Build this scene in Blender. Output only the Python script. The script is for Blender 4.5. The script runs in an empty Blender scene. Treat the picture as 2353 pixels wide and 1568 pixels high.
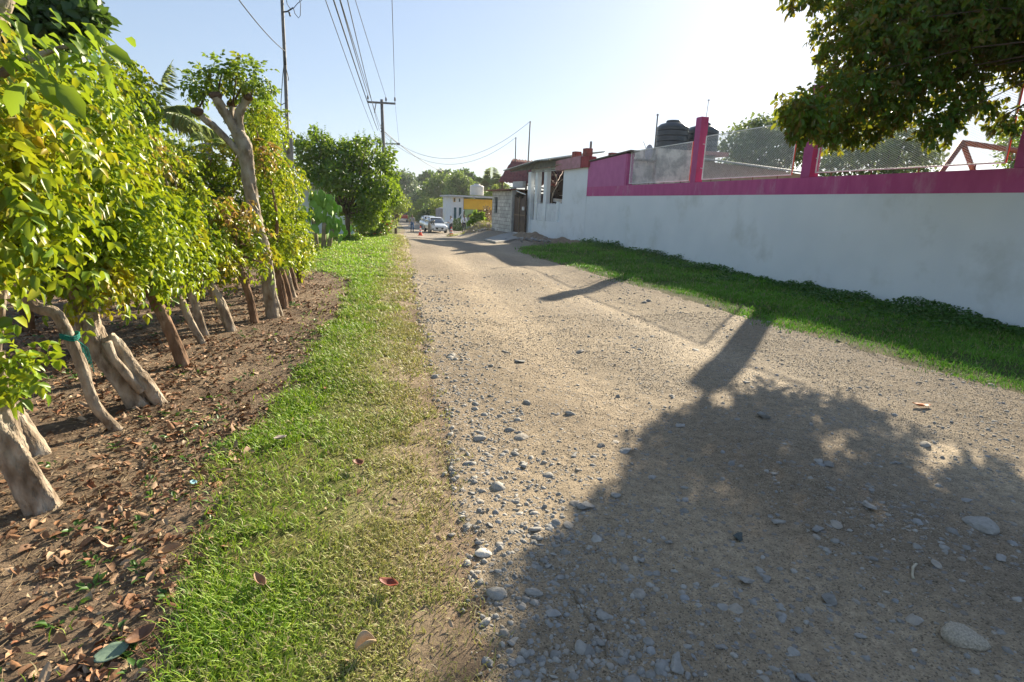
import bpy, math, random
import numpy as np
from mathutils import Vector, Matrix, Quaternion

rng = np.random.default_rng(11)
random.seed(11)
R = math.radians
SC = bpy.context.scene
COL = SC.collection

# ------------------------------------------------------------------ camera
YAW, PITCH, ROLL, CAMH = R(17.2137), R(13.405), R(2.3), 1.6
PF, PCX, PCY = 20 / 36 * 2353, 1176.5, 784.0
_fw = np.array([math.sin(YAW) * math.cos(PITCH), math.cos(YAW) * math.cos(PITCH), -math.sin(PITCH)])
_r0 = np.array([math.cos(YAW), -math.sin(YAW), 0.0])
_u0 = np.cross(_r0, _fw)
_r = _r0 * math.cos(ROLL) + _u0 * math.sin(ROLL)
_u = -_r0 * math.sin(ROLL) + _u0 * math.cos(ROLL)
CAM = np.array([0, 0, CAMH])


def ray(u, v): return _fw + _r * (u - PCX) / PF - _u * (v - PCY) / PF
def at(u, v, y): d = ray(u, v); return CAM + d * (y / d[1])          # point seen there at world Y
def atx(u, v, x): d = ray(u, v); return CAM + d * (x / d[0])         # ... at world X
def gnd(u, v, z=0.0): d = ray(u, v); return CAM + d * ((z - CAMH) / d[2])


def onp(u, v, P0, P1):                                               # ... on a vertical wall plane
    n = np.array([P1[1] - P0[1], -(P1[0] - P0[0]), 0.0])
    d = ray(u, v)
    return CAM + d * ((P0[0] * n[0] + P0[1] * n[1]) / (d @ n))


def z6(x, y): return ((1200 + x * .16582) * .91914, (370 + y * .16582) * .91914)
def zt(x, y): return (x * .4782 * .91914, (550 + y * .4782) * .91914)


# ------------------------------------------------------------------ numeric helpers
def ss(a, b, x):
    t = np.clip((np.asarray(x, float) - a) / (b - a), 0, 1)
    return t * t * (3 - 2 * t)


def _hash(i, j, s):
    h = (i.astype(np.int64) * 374761393 + j.astype(np.int64) * 668265263 + s * 974711) & 0x7fffffff
    h = ((h ^ (h >> 13)) * 1274126177) & 0x7fffffff
    return ((h ^ (h >> 16)) & 0xffff) / 65535.0


def vnoise(x, y, s=0):
    x = np.asarray(x, float); y = np.asarray(y, float)
    i = np.floor(x); j = np.floor(y); fx = x - i; fy = y - j
    fx = fx * fx * (3 - 2 * fx); fy = fy * fy * (3 - 2 * fy)
    a = _hash(i, j, s); b = _hash(i + 1, j, s); c = _hash(i, j + 1, s); d = _hash(i + 1, j + 1, s)
    return (a * (1 - fx) + b * fx) * (1 - fy) + (c * (1 - fx) + d * fx) * fy - .5


def fbm(x, y, sc=1.0, o=3, s=0):
    t = 0; a = 1.0; f = 1 / sc
    for k in range(o):
        t = t + a * vnoise(np.asarray(x) * f + 17.3 * k, np.asarray(y) * f - 9.1 * k, s + k)
        a *= .5; f *= 2.03
    return t


def ledge(y): return np.interp(y, [-5, .5, 1.7, 2.2, 3.7, 9, 22.5, 45, 60, 95, 140], [.5, .42, .43, .49, .65, 1.13, 2.6, 4.7, 6.6, 9.6, 13])
def redge(y): return np.interp(y, [-5, 3, 18, 21, 24, 28, 33, 37, 45, 60, 95, 140], [6.35, 6.3, 6.15, 6.6, 8.2, 9.8, 9.6, 9.2, 9.8, 12.6, 14.6, 18])
def gledge(y): return np.interp(y, [-2, 1.0, 2, 3.4, 5.3, 8, 11.5, 13, 15], [-.7, -.66, -.62, -.68, -.36, -.02, .3, .1, -2.5])


def gz(x, y):
    x = np.asarray(x, float); y = np.asarray(y, float)
    drop = -1.3 * ss(20, 56, y) - .0115 * np.clip(y - 56, 0, 250)
    keep = ss(6.8, 9.6, x) * (1 - ss(35, 45, y))
    z = drop * (1 - keep)
    L, Rr = ledge(y), redge(y)
    onroad = ss(-.15, .25, x - L) * ss(-.15, .25, Rr - x)
    near = 1 - ss(25, 60, y)
    z = z + near * (1 - onroad) * .05 * fbm(x, y, 1.1, 3, 3)
    z = z + near * onroad * (.05 * fbm(x, y * .6, 1.6, 2, 8))
    z = z - near * onroad * .035 * (np.exp(-((x - L - 1.5) / .45) ** 2) + np.exp(-((x - L - 3.6) / .5) ** 2))
    z = z + near * .07 * np.exp(-((x - L + .75) / .55) ** 2) * (x < L + .4)
    z = z - (.20 * (1 - ss(13, 22, y)) - .05) * ss(7.6, 10.4, x) * (1 - ss(22, 27, y)) * near
    return z


def g1(x, y): return float(gz(np.array([x]), np.array([y]))[0])


# ------------------------------------------------------------------ materials
def new_mat(name):
    m = bpy.data.materials.new(name); m.use_nodes = True
    nt = m.node_tree
    for n in list(nt.nodes): nt.nodes.remove(n)
    return m, nt, nt.nodes, nt.links


def c4(c): return (c[0], c[1], c[2], 1)


def pmat(name, col, col2=None, scale=3.0, rough=.85, bump=.25, bscale=60, spec=.25, stain=None, stain_scale=1.0, detail=6, metal=0.0, stretch=(1, 1, 1), coat=0, bdist=.01, lo=.35, hi=.65):
    m, nt, N, Lk = new_mat(name)
    out = N.new('ShaderNodeOutputMaterial'); b = N.new('ShaderNodeBsdfPrincipled')
    tc = N.new('ShaderNodeTexCoord'); mp = N.new('ShaderNodeMapping')
    mp.inputs['Scale'].default_value = stretch
    Lk.new(tc.outputs['Object'], mp.inputs['Vector'])
    if col2 is None: col2 = tuple(c * .72 for c in col)
    n1 = N.new('ShaderNodeTexNoise'); n1.inputs['Scale'].default_value = scale; n1.inputs['Detail'].default_value = detail
    Lk.new(mp.outputs[0], n1.inputs['Vector'])
    rp = N.new('ShaderNodeValToRGB'); e = rp.color_ramp.elements
    e[0].position = lo; e[0].color = c4(col2); e[1].position = hi; e[1].color = c4(col)
    Lk.new(n1.outputs['Fac'], rp.inputs['Fac'])
    cur = rp.outputs['Color']
    if stain:
        n3 = N.new('ShaderNodeTexNoise'); n3.inputs['Scale'].default_value = stain_scale; n3.inputs['Detail'].default_value = 8
        n3.inputs['Roughness'].default_value = .65
        Lk.new(mp.outputs[0], n3.inputs['Vector'])
        r3 = N.new('ShaderNodeValToRGB'); r3.color_ramp.elements[0].position = .55; r3.color_ramp.elements[1].position = .72
        Lk.new(n3.outputs['Fac'], r3.inputs['Fac'])
        mx = N.new('ShaderNodeMix'); mx.data_type = 'RGBA'
        Lk.new(r3.outputs['Color'], mx.inputs[0]); Lk.new(cur, mx.inputs[6]); mx.inputs[7].default_value = c4(stain)
        cur = mx.outputs[2]
    Lk.new(cur, b.inputs['Base Color'])
    b.inputs['Roughness'].default_value = rough; b.inputs['Metallic'].default_value = metal
    b.inputs['Specular IOR Level'].default_value = spec; b.inputs['Coat Weight'].default_value = coat
    if bump:
        n2 = N.new('ShaderNodeTexNoise'); n2.inputs['Scale'].default_value = bscale; n2.inputs['Detail'].default_value = 5
        Lk.new(mp.outputs[0], n2.inputs['Vector'])
        bp = N.new('ShaderNodeBump'); bp.inputs['Strength'].default_value = bump; bp.inputs['Distance'].default_value = bdist
        Lk.new(n2.outputs['Fac'], bp.inputs['Height']); Lk.new(bp.outputs[0], b.inputs['Normal'])
    Lk.new(b.outputs[0], out.inputs[0])
    return m


def lmat(name, cols, tcol, fac=.42, rough=.42, spec=.4, tips=None, tip_scale=2.2, tip_lo=.52, tip_hi=.66):
    """leaf: per-leaf colour of its own, glossy cuticle, light shines through"""
    m, nt, N, Lk = new_mat(name)
    out = N.new('ShaderNodeOutputMaterial'); b = N.new('ShaderNodeBsdfPrincipled'); t = N.new('ShaderNodeBsdfTranslucent')
    g = N.new('ShaderNodeNewGeometry'); rp = N.new('ShaderNodeValToRGB'); rp.color_ramp.interpolation = 'LINEAR'
    E = rp.color_ramp.elements
    while len(E) < len(cols): E.new(.5)
    for i, c in enumerate(cols): E[i].position = i / max(1, len(cols) - 1); E[i].color = c4(c)
    Lk.new(g.outputs['Random Per Island'], rp.inputs['Fac'])
    cur = rp.outputs['Color']
    tc_ = N.new('ShaderNodeMix'); tc_.data_type = 'RGBA'; tc_.blend_type = 'MULTIPLY'; tc_.inputs[0].default_value = 0
    if tips:
        n = N.new('ShaderNodeTexNoise'); n.inputs['Scale'].default_value = tip_scale; n.inputs['Detail'].default_value = 3
        gp = N.new('ShaderNodeNewGeometry'); Lk.new(gp.outputs['Position'], n.inputs['Vector'])
        r2 = N.new('ShaderNodeMapRange'); r2.inputs[1].default_value = tip_lo; r2.inputs[2].default_value = tip_hi
        Lk.new(n.outputs['Fac'], r2.inputs[0])
        ad = N.new('ShaderNodeMath'); ad.operation = 'MULTIPLY'; ad.use_clamp = True
        rr = N.new('ShaderNodeMath'); rr.operation = 'ADD'; rr.inputs[1].default_value = .35
        Lk.new(g.outputs['Random Per Island'], rr.inputs[0]); Lk.new(r2.outputs[0], ad.inputs[0]); Lk.new(rr.outputs[0], ad.inputs[1])
        mx = N.new('ShaderNodeMix'); mx.data_type = 'RGBA'
        Lk.new(ad.outputs[0], mx.inputs[0]); Lk.new(cur, mx.inputs[6]); mx.inputs[7].default_value = c4(tips)
        cur = mx.outputs[2]
    Lk.new(cur, b.inputs['Base Color'])
    b.inputs['Roughness'].default_value = rough; b.inputs['Specular IOR Level'].default_value = spec
    tm = N.new('ShaderNodeMix'); tm.data_type = 'RGBA'; tm.inputs[0].default_value = .55
    Lk.new(cur, tm.inputs[6]); tm.inputs[7].default_value = c4(tcol); Lk.new(tm.outputs[2], t.inputs['Color'])
    ms = N.new('ShaderNodeMixShader'); ms.inputs[0].default_value = fac
    Lk.new(b.outputs[0], ms.inputs[1]); Lk.new(t.outputs[0], ms.inputs[2]); Lk.new(ms.outputs[0], out.inputs[0])
    return m


def attr_mat(name, attr, rough=.8, trans=0.0, spec=.3, bump=None):
    m, nt, N, Lk = new_mat(name)
    out = N.new('ShaderNodeOutputMaterial'); b = N.new('ShaderNodeBsdfPrincipled')
    a = N.new('ShaderNodeAttribute'); a.attribute_name = attr
    Lk.new(a.outputs['Color'], b.inputs['Base Color']); b.inputs['Roughness'].default_value = rough
    b.inputs['Specular IOR Level'].default_value = spec
    if trans:
        t = N.new('ShaderNodeBsdfTranslucent'); Lk.new(a.outputs['Color'], t.inputs['Color'])
        ms = N.new('ShaderNodeMixShader'); ms.inputs[0].default_value = trans
        Lk.new(b.outputs[0], ms.inputs[1]); Lk.new(t.outputs[0], ms.inputs[2]); Lk.new(ms.outputs[0], out.inputs[0])
    else:
        Lk.new(b.outputs[0], out.inputs[0])
    return m


def rmat(name, cols, rough=.85, spec=.25, bump=0, bscale=80):
    """per-piece colour (stones, dead leaves)"""
    m, nt, N, Lk = new_mat(name)
    out = N.new('ShaderNodeOutputMaterial'); b = N.new('ShaderNodeBsdfPrincipled')
    g = N.new('ShaderNodeNewGeometry'); rp = N.new('ShaderNodeValToRGB')
    E = rp.color_ramp.elements
    while len(E) < len(cols): E.new(.5)
    for i, c in enumerate(cols): E[i].position = i / max(1, len(cols) - 1); E[i].color = c4(c)
    Lk.new(g.outputs['Random Per Island'], rp.inputs['Fac'])
    n = N.new('ShaderNodeTexNoise'); n.inputs['Scale'].default_value = 35; n.inputs['Detail'].default_value = 6
    gp = g; Lk.new(gp.outputs['Position'], n.inputs['Vector'])
    mr = N.new('ShaderNodeMapRange'); mr.inputs[3].default_value = .6; mr.inputs[4].default_value = 1.4
    Lk.new(n.outputs['Fac'], mr.inputs[0])
    mx = N.new('ShaderNodeMix'); mx.data_type = 'RGBA'; mx.blend_type = 'MULTIPLY'; mx.inputs[0].default_value = 1
    Lk.new(rp.outputs['Color'], mx.inputs[6]); Lk.new(mr.outputs[0], mx.inputs[7])
    Lk.new(mx.outputs[2], b.inputs['Base Color']); b.inputs['Roughness'].default_value = rough; b.inputs['Specular IOR Level'].default_value = spec
    if bump:
        n2 = N.new('ShaderNodeTexNoise'); n2.inputs['Scale'].default_value = bscale; n2.inputs['Detail'].default_value = 6
        Lk.new(gp.outputs['Position'], n2.inputs['Vector'])
        bp = N.new('ShaderNodeBump'); bp.inputs['Strength'].default_value = bump; bp.inputs['Distance'].default_value = .01
        Lk.new(n2.outputs['Fac'], bp.inputs['Height']); Lk.new(bp.outputs[0], b.inputs['Normal'])
    Lk.new(b.outputs[0], out.inputs[0])
    return m


# ------------------------------------------------------------------ objects
def tag(o, label=None, cat=None, group=None, kind=None):
    if label: o['label'] = label
    if cat: o['category'] = cat
    if group: o['group'] = group
    if kind: o['kind'] = kind
    return o


def thing(name, loc, label, cat, group=None, rz=0.0):
    o = bpy.data.objects.new(name, None); COL.objects.link(o)
    o.location = loc; o.rotation_euler = (0, 0, rz); o.empty_display_size = .2
    return tag(o, label, cat, group)


def link_mesh(name, me, parent=None):
    o = bpy.data.objects.new(name, me); COL.objects.link(o)
    if parent: o.parent = parent
    return o


class MB:
    def __init__(s): s.v = []; s.f = []; s.m = []

    def add(s, vs, fs, mi=0):
        b = len(s.v); s.v += [tuple(map(float, p)) for p in vs]
        for f in fs: s.f.append([b + i for i in f]); s.m.append(mi)
        return s

    def box(s, c, d, rz=0.0, mi=0, top=1.0):
        x, y, z = (k / 2 for k in d); vs = []
        for dz in (-1, 1):
            k = top if dz > 0 else 1
            for dx, dy in ((-1, -1), (1, -1), (1, 1), (-1, 1)):
                px, py = dx * x * k, dy * y * k
                vs.append((c[0] + px * math.cos(rz) - py * math.sin(rz), c[1] + px * math.sin(rz) + py * math.cos(rz), c[2] + dz * z))
        return s.add(vs, [(0, 3, 2, 1), (4, 5, 6, 7), (0, 1, 5, 4), (1, 2, 6, 5), (2, 3, 7, 6), (3, 0, 4, 7)], mi)

    def slab(s, pts, vec, mi=0):
        """closed polygon pts pushed along vec"""
        n = len(pts); v = np.array(vec, float); P = [np.array(p, float) for p in pts]
        vs = P + [p + v for p in P]
        fs = [list(range(n))[::-1], [n + i for i in range(n)]] + [(i, (i + 1) % n, n + (i + 1) % n, n + i) for i in range(n)]
        return s.add(vs, fs, mi)

    def tube(s, pts, r, n=8, mi=0, cap=True, lump=0.0, seed=0, ridge=0.0):
        P = [np.array(p, float) for p in pts]; k = len(P)
        rr = [r] * k if np.isscalar(r) else list(r)
        T = []
        for i in range(k):
            t = P[min(i + 1, k - 1)] - P[max(i - 1, 0)]; T.append(t / (np.linalg.norm(t) + 1e-9))
        a = np.array([1.0, 0, 0]) if abs(T[0][0]) < .8 else np.array([0, 1.0, 0])
        vs = []; rs = random.Random(seed)
        for i in range(k):
            a = a - T[i] * (a @ T[i]); a /= np.linalg.norm(a) + 1e-9; b = np.cross(T[i], a)
            for j in range(n):
                q = 2 * math.pi * j / n; rad = rr[i] * (1 + (rs.uniform(-lump, lump) if lump else 0) + (ridge * float(fbm(np.array([math.cos(q) * 2.2 + seed * 7]), np.array([math.sin(q) * 2.2 + i * .16]), .8, 3, seed)[0]) if ridge else 0))
                vs.append(P[i] + (a * math.cos(q) + b * math.sin(q)) * rad)
        fs = []
        for i in range(k - 1):
            for j in range(n):
                fs.append((i * n + j, i * n + (j + 1) % n, (i + 1) * n + (j + 1) % n, (i + 1) * n + j))
        if cap: fs += [list(range(n))[::-1], [(k - 1) * n + j for j in range(n)]]
        return s.add(vs, fs, mi)

    def lathe(s, prof, c=(0, 0, 0), n=24, mi=0):
        vs = []; k = len(prof)
        for r, z in prof:
            for j in range(n):
                q = 2 * math.pi * j / n; vs.append((c[0] + r * math.cos(q), c[1] + r * math.sin(q), c[2] + z))
        fs = [(i * n + j, i * n + (j + 1) % n, (i + 1) * n + (j + 1) % n, (i + 1) * n + j) for i in range(k - 1) for j in range(n)]
        fs += [list(range(n))[::-1], [(k - 1) * n + j for j in range(n)]]
        return s.add(vs, fs, mi)

    def loft(s, rings, mi=0, cap=True):
        n = len(rings[0]); k = len(rings); vs = [p for r_ in rings for p in r_]
        fs = [(i * n + j, i * n + (j + 1) % n, (i + 1) * n + (j + 1) % n, (i + 1) * n + j) for i in range(k - 1) for j in range(n)]
        if cap: fs += [list(range(n))[::-1], [(k - 1) * n + j for j in range(n)]]
        return s.add(vs, fs, mi)

    def build(s, name, mats, parent=None, smooth=False, local=False, angle=None, bevel=0):
        off = np.zeros(3)
        if parent is not None and not local:
            p = parent
            while p is not None: off += np.array(p.location); p = p.parent
        me = bpy.data.meshes.new(name)
        me.from_pydata([tuple(np.array(v) - off) for v in s.v], [], s.f)
        if not isinstance(mats, (list, tuple)): mats = [mats]
        for m in mats: me.materials.append(m)
        me.polygons.foreach_set('material_index', s.m)
        if smooth: me.polygons.foreach_set('use_smooth', [True] * len(s.f))
        me.update()
        if smooth and angle:
            me.set_sharp_from_angle(angle=R(angle))
        o = link_mesh(name, me, parent)
        if bevel:
            bv = o.modifiers.new('bevel', 'BEVEL'); bv.width = bevel; bv.segments = 2; bv.limit_method = 'ANGLE'
        return o


def np_mesh(name, V, loops, starts, mats, parent=None, smooth=False, off=None, mi=None, col=None):
    me = bpy.data.meshes.new(name)
    if off is None:
        off = np.zeros(3)
        if parent is not None: off = np.array(parent.location)
    V = np.asarray(V, np.float32) - off.astype(np.float32)
    me.vertices.add(len(V)); me.vertices.foreach_set('co', V.ravel())
    me.loops.add(len(loops)); me.loops.foreach_set('vertex_index', np.asarray(loops, np.int32))
    me.polygons.add(len(starts)); me.polygons.foreach_set('loop_start', np.asarray(starts, np.int32))
    if mi is not None: me.polygons.foreach_set('material_index', np.asarray(mi, np.int32))
    me.polygons.foreach_set('use_smooth', np.full(len(starts), smooth))
    if not isinstance(mats, (list, tuple)): mats = [mats]
    for m in mats: me.materials.append(m)
    me.update(calc_edges=True)
    if col is not None:
        a = me.color_attributes.new('tint', 'FLOAT_COLOR', 'POINT')
        a.data.foreach_set('color', np.concatenate([col, np.ones((len(col), 1))], 1).astype(np.float32).ravel())
    return link_mesh(name, me, parent)


def scatter_arrays(tv, tf, pos, basis, scl):
    n = len(pos); tv = np.asarray(tv, float)
    scl = np.asarray(scl, float)
    if scl.ndim == 1: scl = np.repeat(scl[:, None], 3, 1)
    V = (tv[None] * scl[:, None, :]) @ np.swapaxes(basis, 1, 2) + pos[:, None, :]
    sizes = np.array([len(f) for f in tf]); flat = np.concatenate([np.array(f) for f in tf])
    loops = (flat[None] + (np.arange(n) * len(tv))[:, None]).ravel()
    sz = np.tile(sizes, n); starts = np.concatenate([[0], np.cumsum(sz)[:-1]])
    return V.reshape(-1, 3), loops, starts


def scatter(name, tv, tf, pos, basis, scl, mats, parent=None, smooth=False, tint=None):
    V, loops, starts = scatter_arrays(tv, tf, pos, basis, scl)
    col = None if tint is None else np.repeat(tint, len(tv), 0)
    return np_mesh(name, V, loops, starts, mats, parent, smooth, col=col)


def nrm(a): return a / (np.linalg.norm(a, axis=-1, keepdims=True) + 1e-9)


def basis_from(d, n):
    d = nrm(d); n = nrm(n - d * (d * n).sum(-1, keepdims=True)); x = np.cross(d, n)
    return np.stack([x, d, n], -1)


def rand_dirs(n):
    return nrm(rng.normal(size=(n, 3)))


# leaf shapes (y along the leaf, x across, z up)
def leaf(w=.5, fold=.12, curl=.12, tipw=.55):
    v = [(0, 0, 0), (0, .36, -.02), (0, .72, -curl * .5), (0, 1, -curl), (-w * .42, .32, fold * w), (-w * .42 * tipw * 1.3, .7, fold * w * .8 - curl * .5), (w * .42, .32, fold * w), (w * .42 * tipw * 1.3, .7, fold * w * .8 - curl * .5)]
    f = [(0, 1, 4), (1, 2, 5, 4), (2, 3, 5), (0, 6, 1), (1, 6, 7, 2), (2, 7, 3)]
    return v, f


LEAF = leaf(.62, .25, .16, .6)
NARROW = leaf(.4, .25, .3, .6)
CARD = ([(0, 0, 0), (-.36, .5, .06), (0, 1, -.1), (.36, .5, .06)], [(0, 1, 2), (0, 2, 3)])


def sprays(base, dirs, L, nleaf=4, leaf_len=.075, droop=.5, jit=.35):
    """compound leaves: leaflets in pairs along a drooping stalk"""
    n = len(base); dirs = nrm(dirs); up = np.array([0, 0, 1.0])
    side = nrm(np.cross(dirs, up) + 1e-4); nn = np.cross(side, dirs)
    P = []; D = []; Nn = []; S = []
    for k in range(nleaf * 2 + 1):
        t = 1.0 if k == nleaf * 2 else .28 + .66 * (k // 2) / max(1, nleaf - 1)
        sg = 0 if k == nleaf * 2 else (1 if k % 2 else -1)
        p = base + dirs * (L * t)[:, None] - up * (droop * L * t * t)[:, None]
        tang = nrm(dirs - up * (2 * droop * t))
        d = tang * (.55 if sg else 1) + side * sg * .9 - up * .25 + rng.normal(size=(n, 3)) * jit * .6
        P.append(p); D.append(nrm(d)); Nn.append(nn + rng.normal(size=(n, 3)) * jit + up * .25)
        S.append(leaf_len * rng.uniform(.7, 1.25, n) * (.75 if k < 2 else 1))
    return np.concatenate(P), np.concatenate(D), np.concatenate(Nn), np.concatenate(S)


def shell(n, c, rad, lo=.55, floor=None):
    d = rand_dirs(n); r_ = rng.uniform(lo ** 2, 1, n) ** .5
    p = np.array(c) + d * np.array(rad) * r_[:, None]
    return p, nrm(d / np.array(rad))


# ------------------------------------------------------------------ world, sun, camera
SUN_AZ, SUN_EL = R(46.3), R(23.0)
w = bpy.data.worlds.new("World"); SC.world = w; w.use_nodes = True
nt = w.node_tree; bg = nt.nodes['Background']
sky = nt.nodes.new('ShaderNodeTexSky'); sky.sky_type = 'NISHITA'; sky.sun_disc = False
sky.sun_elevation = SUN_EL; sky.sun_rotation = SUN_AZ; sky.air_density = 1.0; sky.dust_density = .6; sky.ozone_density = 2.2
gm = nt.nodes.new('ShaderNodeGamma'); gm.inputs[1].default_value = .5      # softer range between the sun's side and the rest of the sky
nt.links.new(sky.outputs[0], gm.inputs[0]); tn = nt.nodes.new('ShaderNodeMix'); tn.data_type = 'RGBA'; tn.blend_type = 'MULTIPLY'; tn.inputs[0].default_value = 1; tn.inputs[7].default_value = (.93, 1.0, 1.13, 1)
nt.links.new(gm.outputs[0], tn.inputs[6]); nt.links.new(tn.outputs[2], bg.inputs[0]); bg.inputs[1].default_value = .128
sl = bpy.data.lights.new('sun', 'SUN'); sl.energy = 5.0; sl.angle = R(.53); sl.color = (1, .88, .68)
so = bpy.data.objects.new('sun', sl); COL.objects.link(so)
sd = Vector((math.sin(SUN_AZ) * math.cos(SUN_EL), math.cos(SUN_AZ) * math.cos(SUN_EL), math.sin(SUN_EL)))
so.rotation_euler = (-sd).to_track_quat('-Z', 'Y').to_euler(); so.location = (30, 30, 30)
cd = bpy.data.cameras.new('camera'); cd.lens = 20; cd.sensor_width = 36; cd.clip_end = 3000; cd.clip_start = .05
co = bpy.data.objects.new('camera', cd); COL.objects.link(co)
M = Matrix(((_r[0], _u[0], -_fw[0], 0), (_r[1], _u[1], -_fw[1], 0), (_r[2], _u[2], -_fw[2], CAMH), (0, 0, 0, 1)))
co.matrix_world = M; SC.camera = co
SC.view_settings.view_transform = 'Standard'; SC.view_settings.look = 'None'; SC.view_settings.exposure = 1.4; SC.view_settings.gamma = 1
SC.cycles.use_denoising = True; SC.cycles.use_adaptive_sampling = True; SC.cycles.adaptive_threshold = .015
SC.cycles.max_bounces = 8; SC.cycles.transparent_max_bounces = 8; SC.cycles.transmission_bounces = 5
SC.cycles.sample_clamp_indirect = 6; SC.cycles.caustics_reflective = False; SC.cycles.caustics_refractive = False

SC.cycles.volume_bounces = 1
# ================================================================== GROUND
def grid_mesh(name, X, Y, Z, mats, col=None, smooth=True):
    r_, c_ = X.shape
    V = np.stack([X, Y, Z], -1).reshape(-1, 3)
    i = np.arange((r_ - 1) * (c_ - 1)); a = (i // (c_ - 1)) * c_ + i % (c_ - 1)
    q = np.stack([a, a + 1, a + c_ + 1, a + c_], -1)
    return np_mesh(name, V, q.ravel(), np.arange(len(q)) * 4, mats, None, smooth, col=col)


def blend(a, b, t): return np.array(a)[None] * (1 - t[:, None]) + np.array(b)[None] * t[:, None]


# soil / field sheet out to the horizon
def soil_mat():
    m, nt, N, Lk = new_mat('soil')
    out = N.new('ShaderNodeOutputMaterial'); b = N.new('ShaderNodeBsdfPrincipled'); b.inputs['Roughness'].default_value = .95
    b.inputs['Specular IOR Level'].default_value = .15
    a = N.new('ShaderNodeAttribute'); a.attribute_name = 'tint'
    tc = N.new('ShaderNodeTexCoord'); n1 = N.new('ShaderNodeTexNoise'); n1.inputs['Scale'].default_value = 9; n1.inputs['Detail'].default_value = 9; n1.inputs['Roughness'].default_value = .7
    Lk.new(tc.outputs['Object'], n1.inputs['Vector'])
    mr = N.new('ShaderNodeMapRange'); mr.inputs[1].default_value = .3; mr.inputs[2].default_value = .7; mr.inputs[3].default_value = .55; mr.inputs[4].default_value = 1.35
    Lk.new(n1.outputs['Fac'], mr.inputs[0])
    mx = N.new('ShaderNodeMix'); mx.data_type = 'RGBA'; mx.blend_type = 'MULTIPLY'; mx.inputs[0].default_value = 1
    Lk.new(a.outputs['Color'], mx.inputs[6]); Lk.new(mr.outputs[0], mx.inputs[7]); Lk.new(mx.outputs[2], b.inputs['Base Color'])
    n2 = N.new('ShaderNodeTexNoise'); n2.inputs['Scale'].default_value = 42; n2.inputs['Detail'].default_value = 8; n2.inputs['Roughness'].default_value = .75
    Lk.new(tc.outputs['Object'], n2.inputs['Vector'])
    bp = N.new('ShaderNodeBump'); bp.inputs['Strength'].default_value = .9; bp.inputs['Distance'].default_value = .03
    Lk.new(n2.outputs['Fac'], bp.inputs['Height']); Lk.new(bp.outputs[0], b.inputs['Normal'])
    Lk.new(b.outputs[0], out.inputs[0]); return m


xs = np.concatenate([np.linspace(-400, -30, 14), np.linspace(-26, -5, 24), np.linspace(-4.6, 1.4, 96), np.linspace(1.6, 12.4, 72), np.linspace(13, 30, 20), np.linspace(36, 420, 14)])
ys = np.concatenate([np.linspace(-40, -2, 10), np.linspace(-1, .8, 8), np.geomspace(1.0, 60, 190), np.geomspace(63, 900, 40)])
X, Y = np.meshgrid(xs, ys)
Z = gz(X, Y)
L_, R_ = ledge(Y), redge(Y)
inroad = ss(.12, .4, X - L_) * ss(.12, .4, R_ - X)
Z = Z - .07 * inroad - .002
wob = .22 * fbm(X, Y, .9, 3, 21) + .1 * fbm(X, Y, .25, 2, 5)
grass_w = ss(-.12, .1, X - gledge(Y) + wob) * ss(-.1, .5, L_ - X + wob * .8)
grass_w = np.where(Y > 13, np.maximum(grass_w, ss(13, 15.5, Y + wob * 4) * (X < L_ + .1) * ss(-4, -2, X) * (1 - ss(40, 60, Y))), grass_w)
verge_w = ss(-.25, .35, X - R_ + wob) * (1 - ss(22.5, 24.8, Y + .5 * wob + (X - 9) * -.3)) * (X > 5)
t = np.clip(.5 + fbm(X, Y, .5, 3, 31), 0, 1).ravel()
col = blend((.14, .096, .064), (.34, .25, .17), t)
gcol = blend((.12, .15, .035), (.20, .19, .06), t)
edge_dry = ss(.75, .1, (L_ - X)).ravel()
gcol = gcol * (1 - edge_dry[:, None]) + np.array((.40, .315, .205))[None] * edge_dry[:, None]
gw = np.maximum(grass_w, 0).ravel()[:, None]; col = col * (1 - gw) + gcol * gw
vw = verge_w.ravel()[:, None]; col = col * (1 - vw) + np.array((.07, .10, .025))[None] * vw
far = ss(50, 70, Y).ravel()[:, None] * .6; col = col * (1 - far) + np.array((.12, .13, .05))[None] * far
dirt = (ss(20, 26, Y) * ss(-.8, .4, X - R_ + .8)).ravel()[:, None] * (1 - vw); col = col * (1 - dirt) + blend((.20, .165, .125), (.30, .25, .19), t) * dirt
SOIL = soil_mat()
tag(grid_mesh('ground', X, Y, Z, SOIL, col=col), kind='structure')


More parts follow.
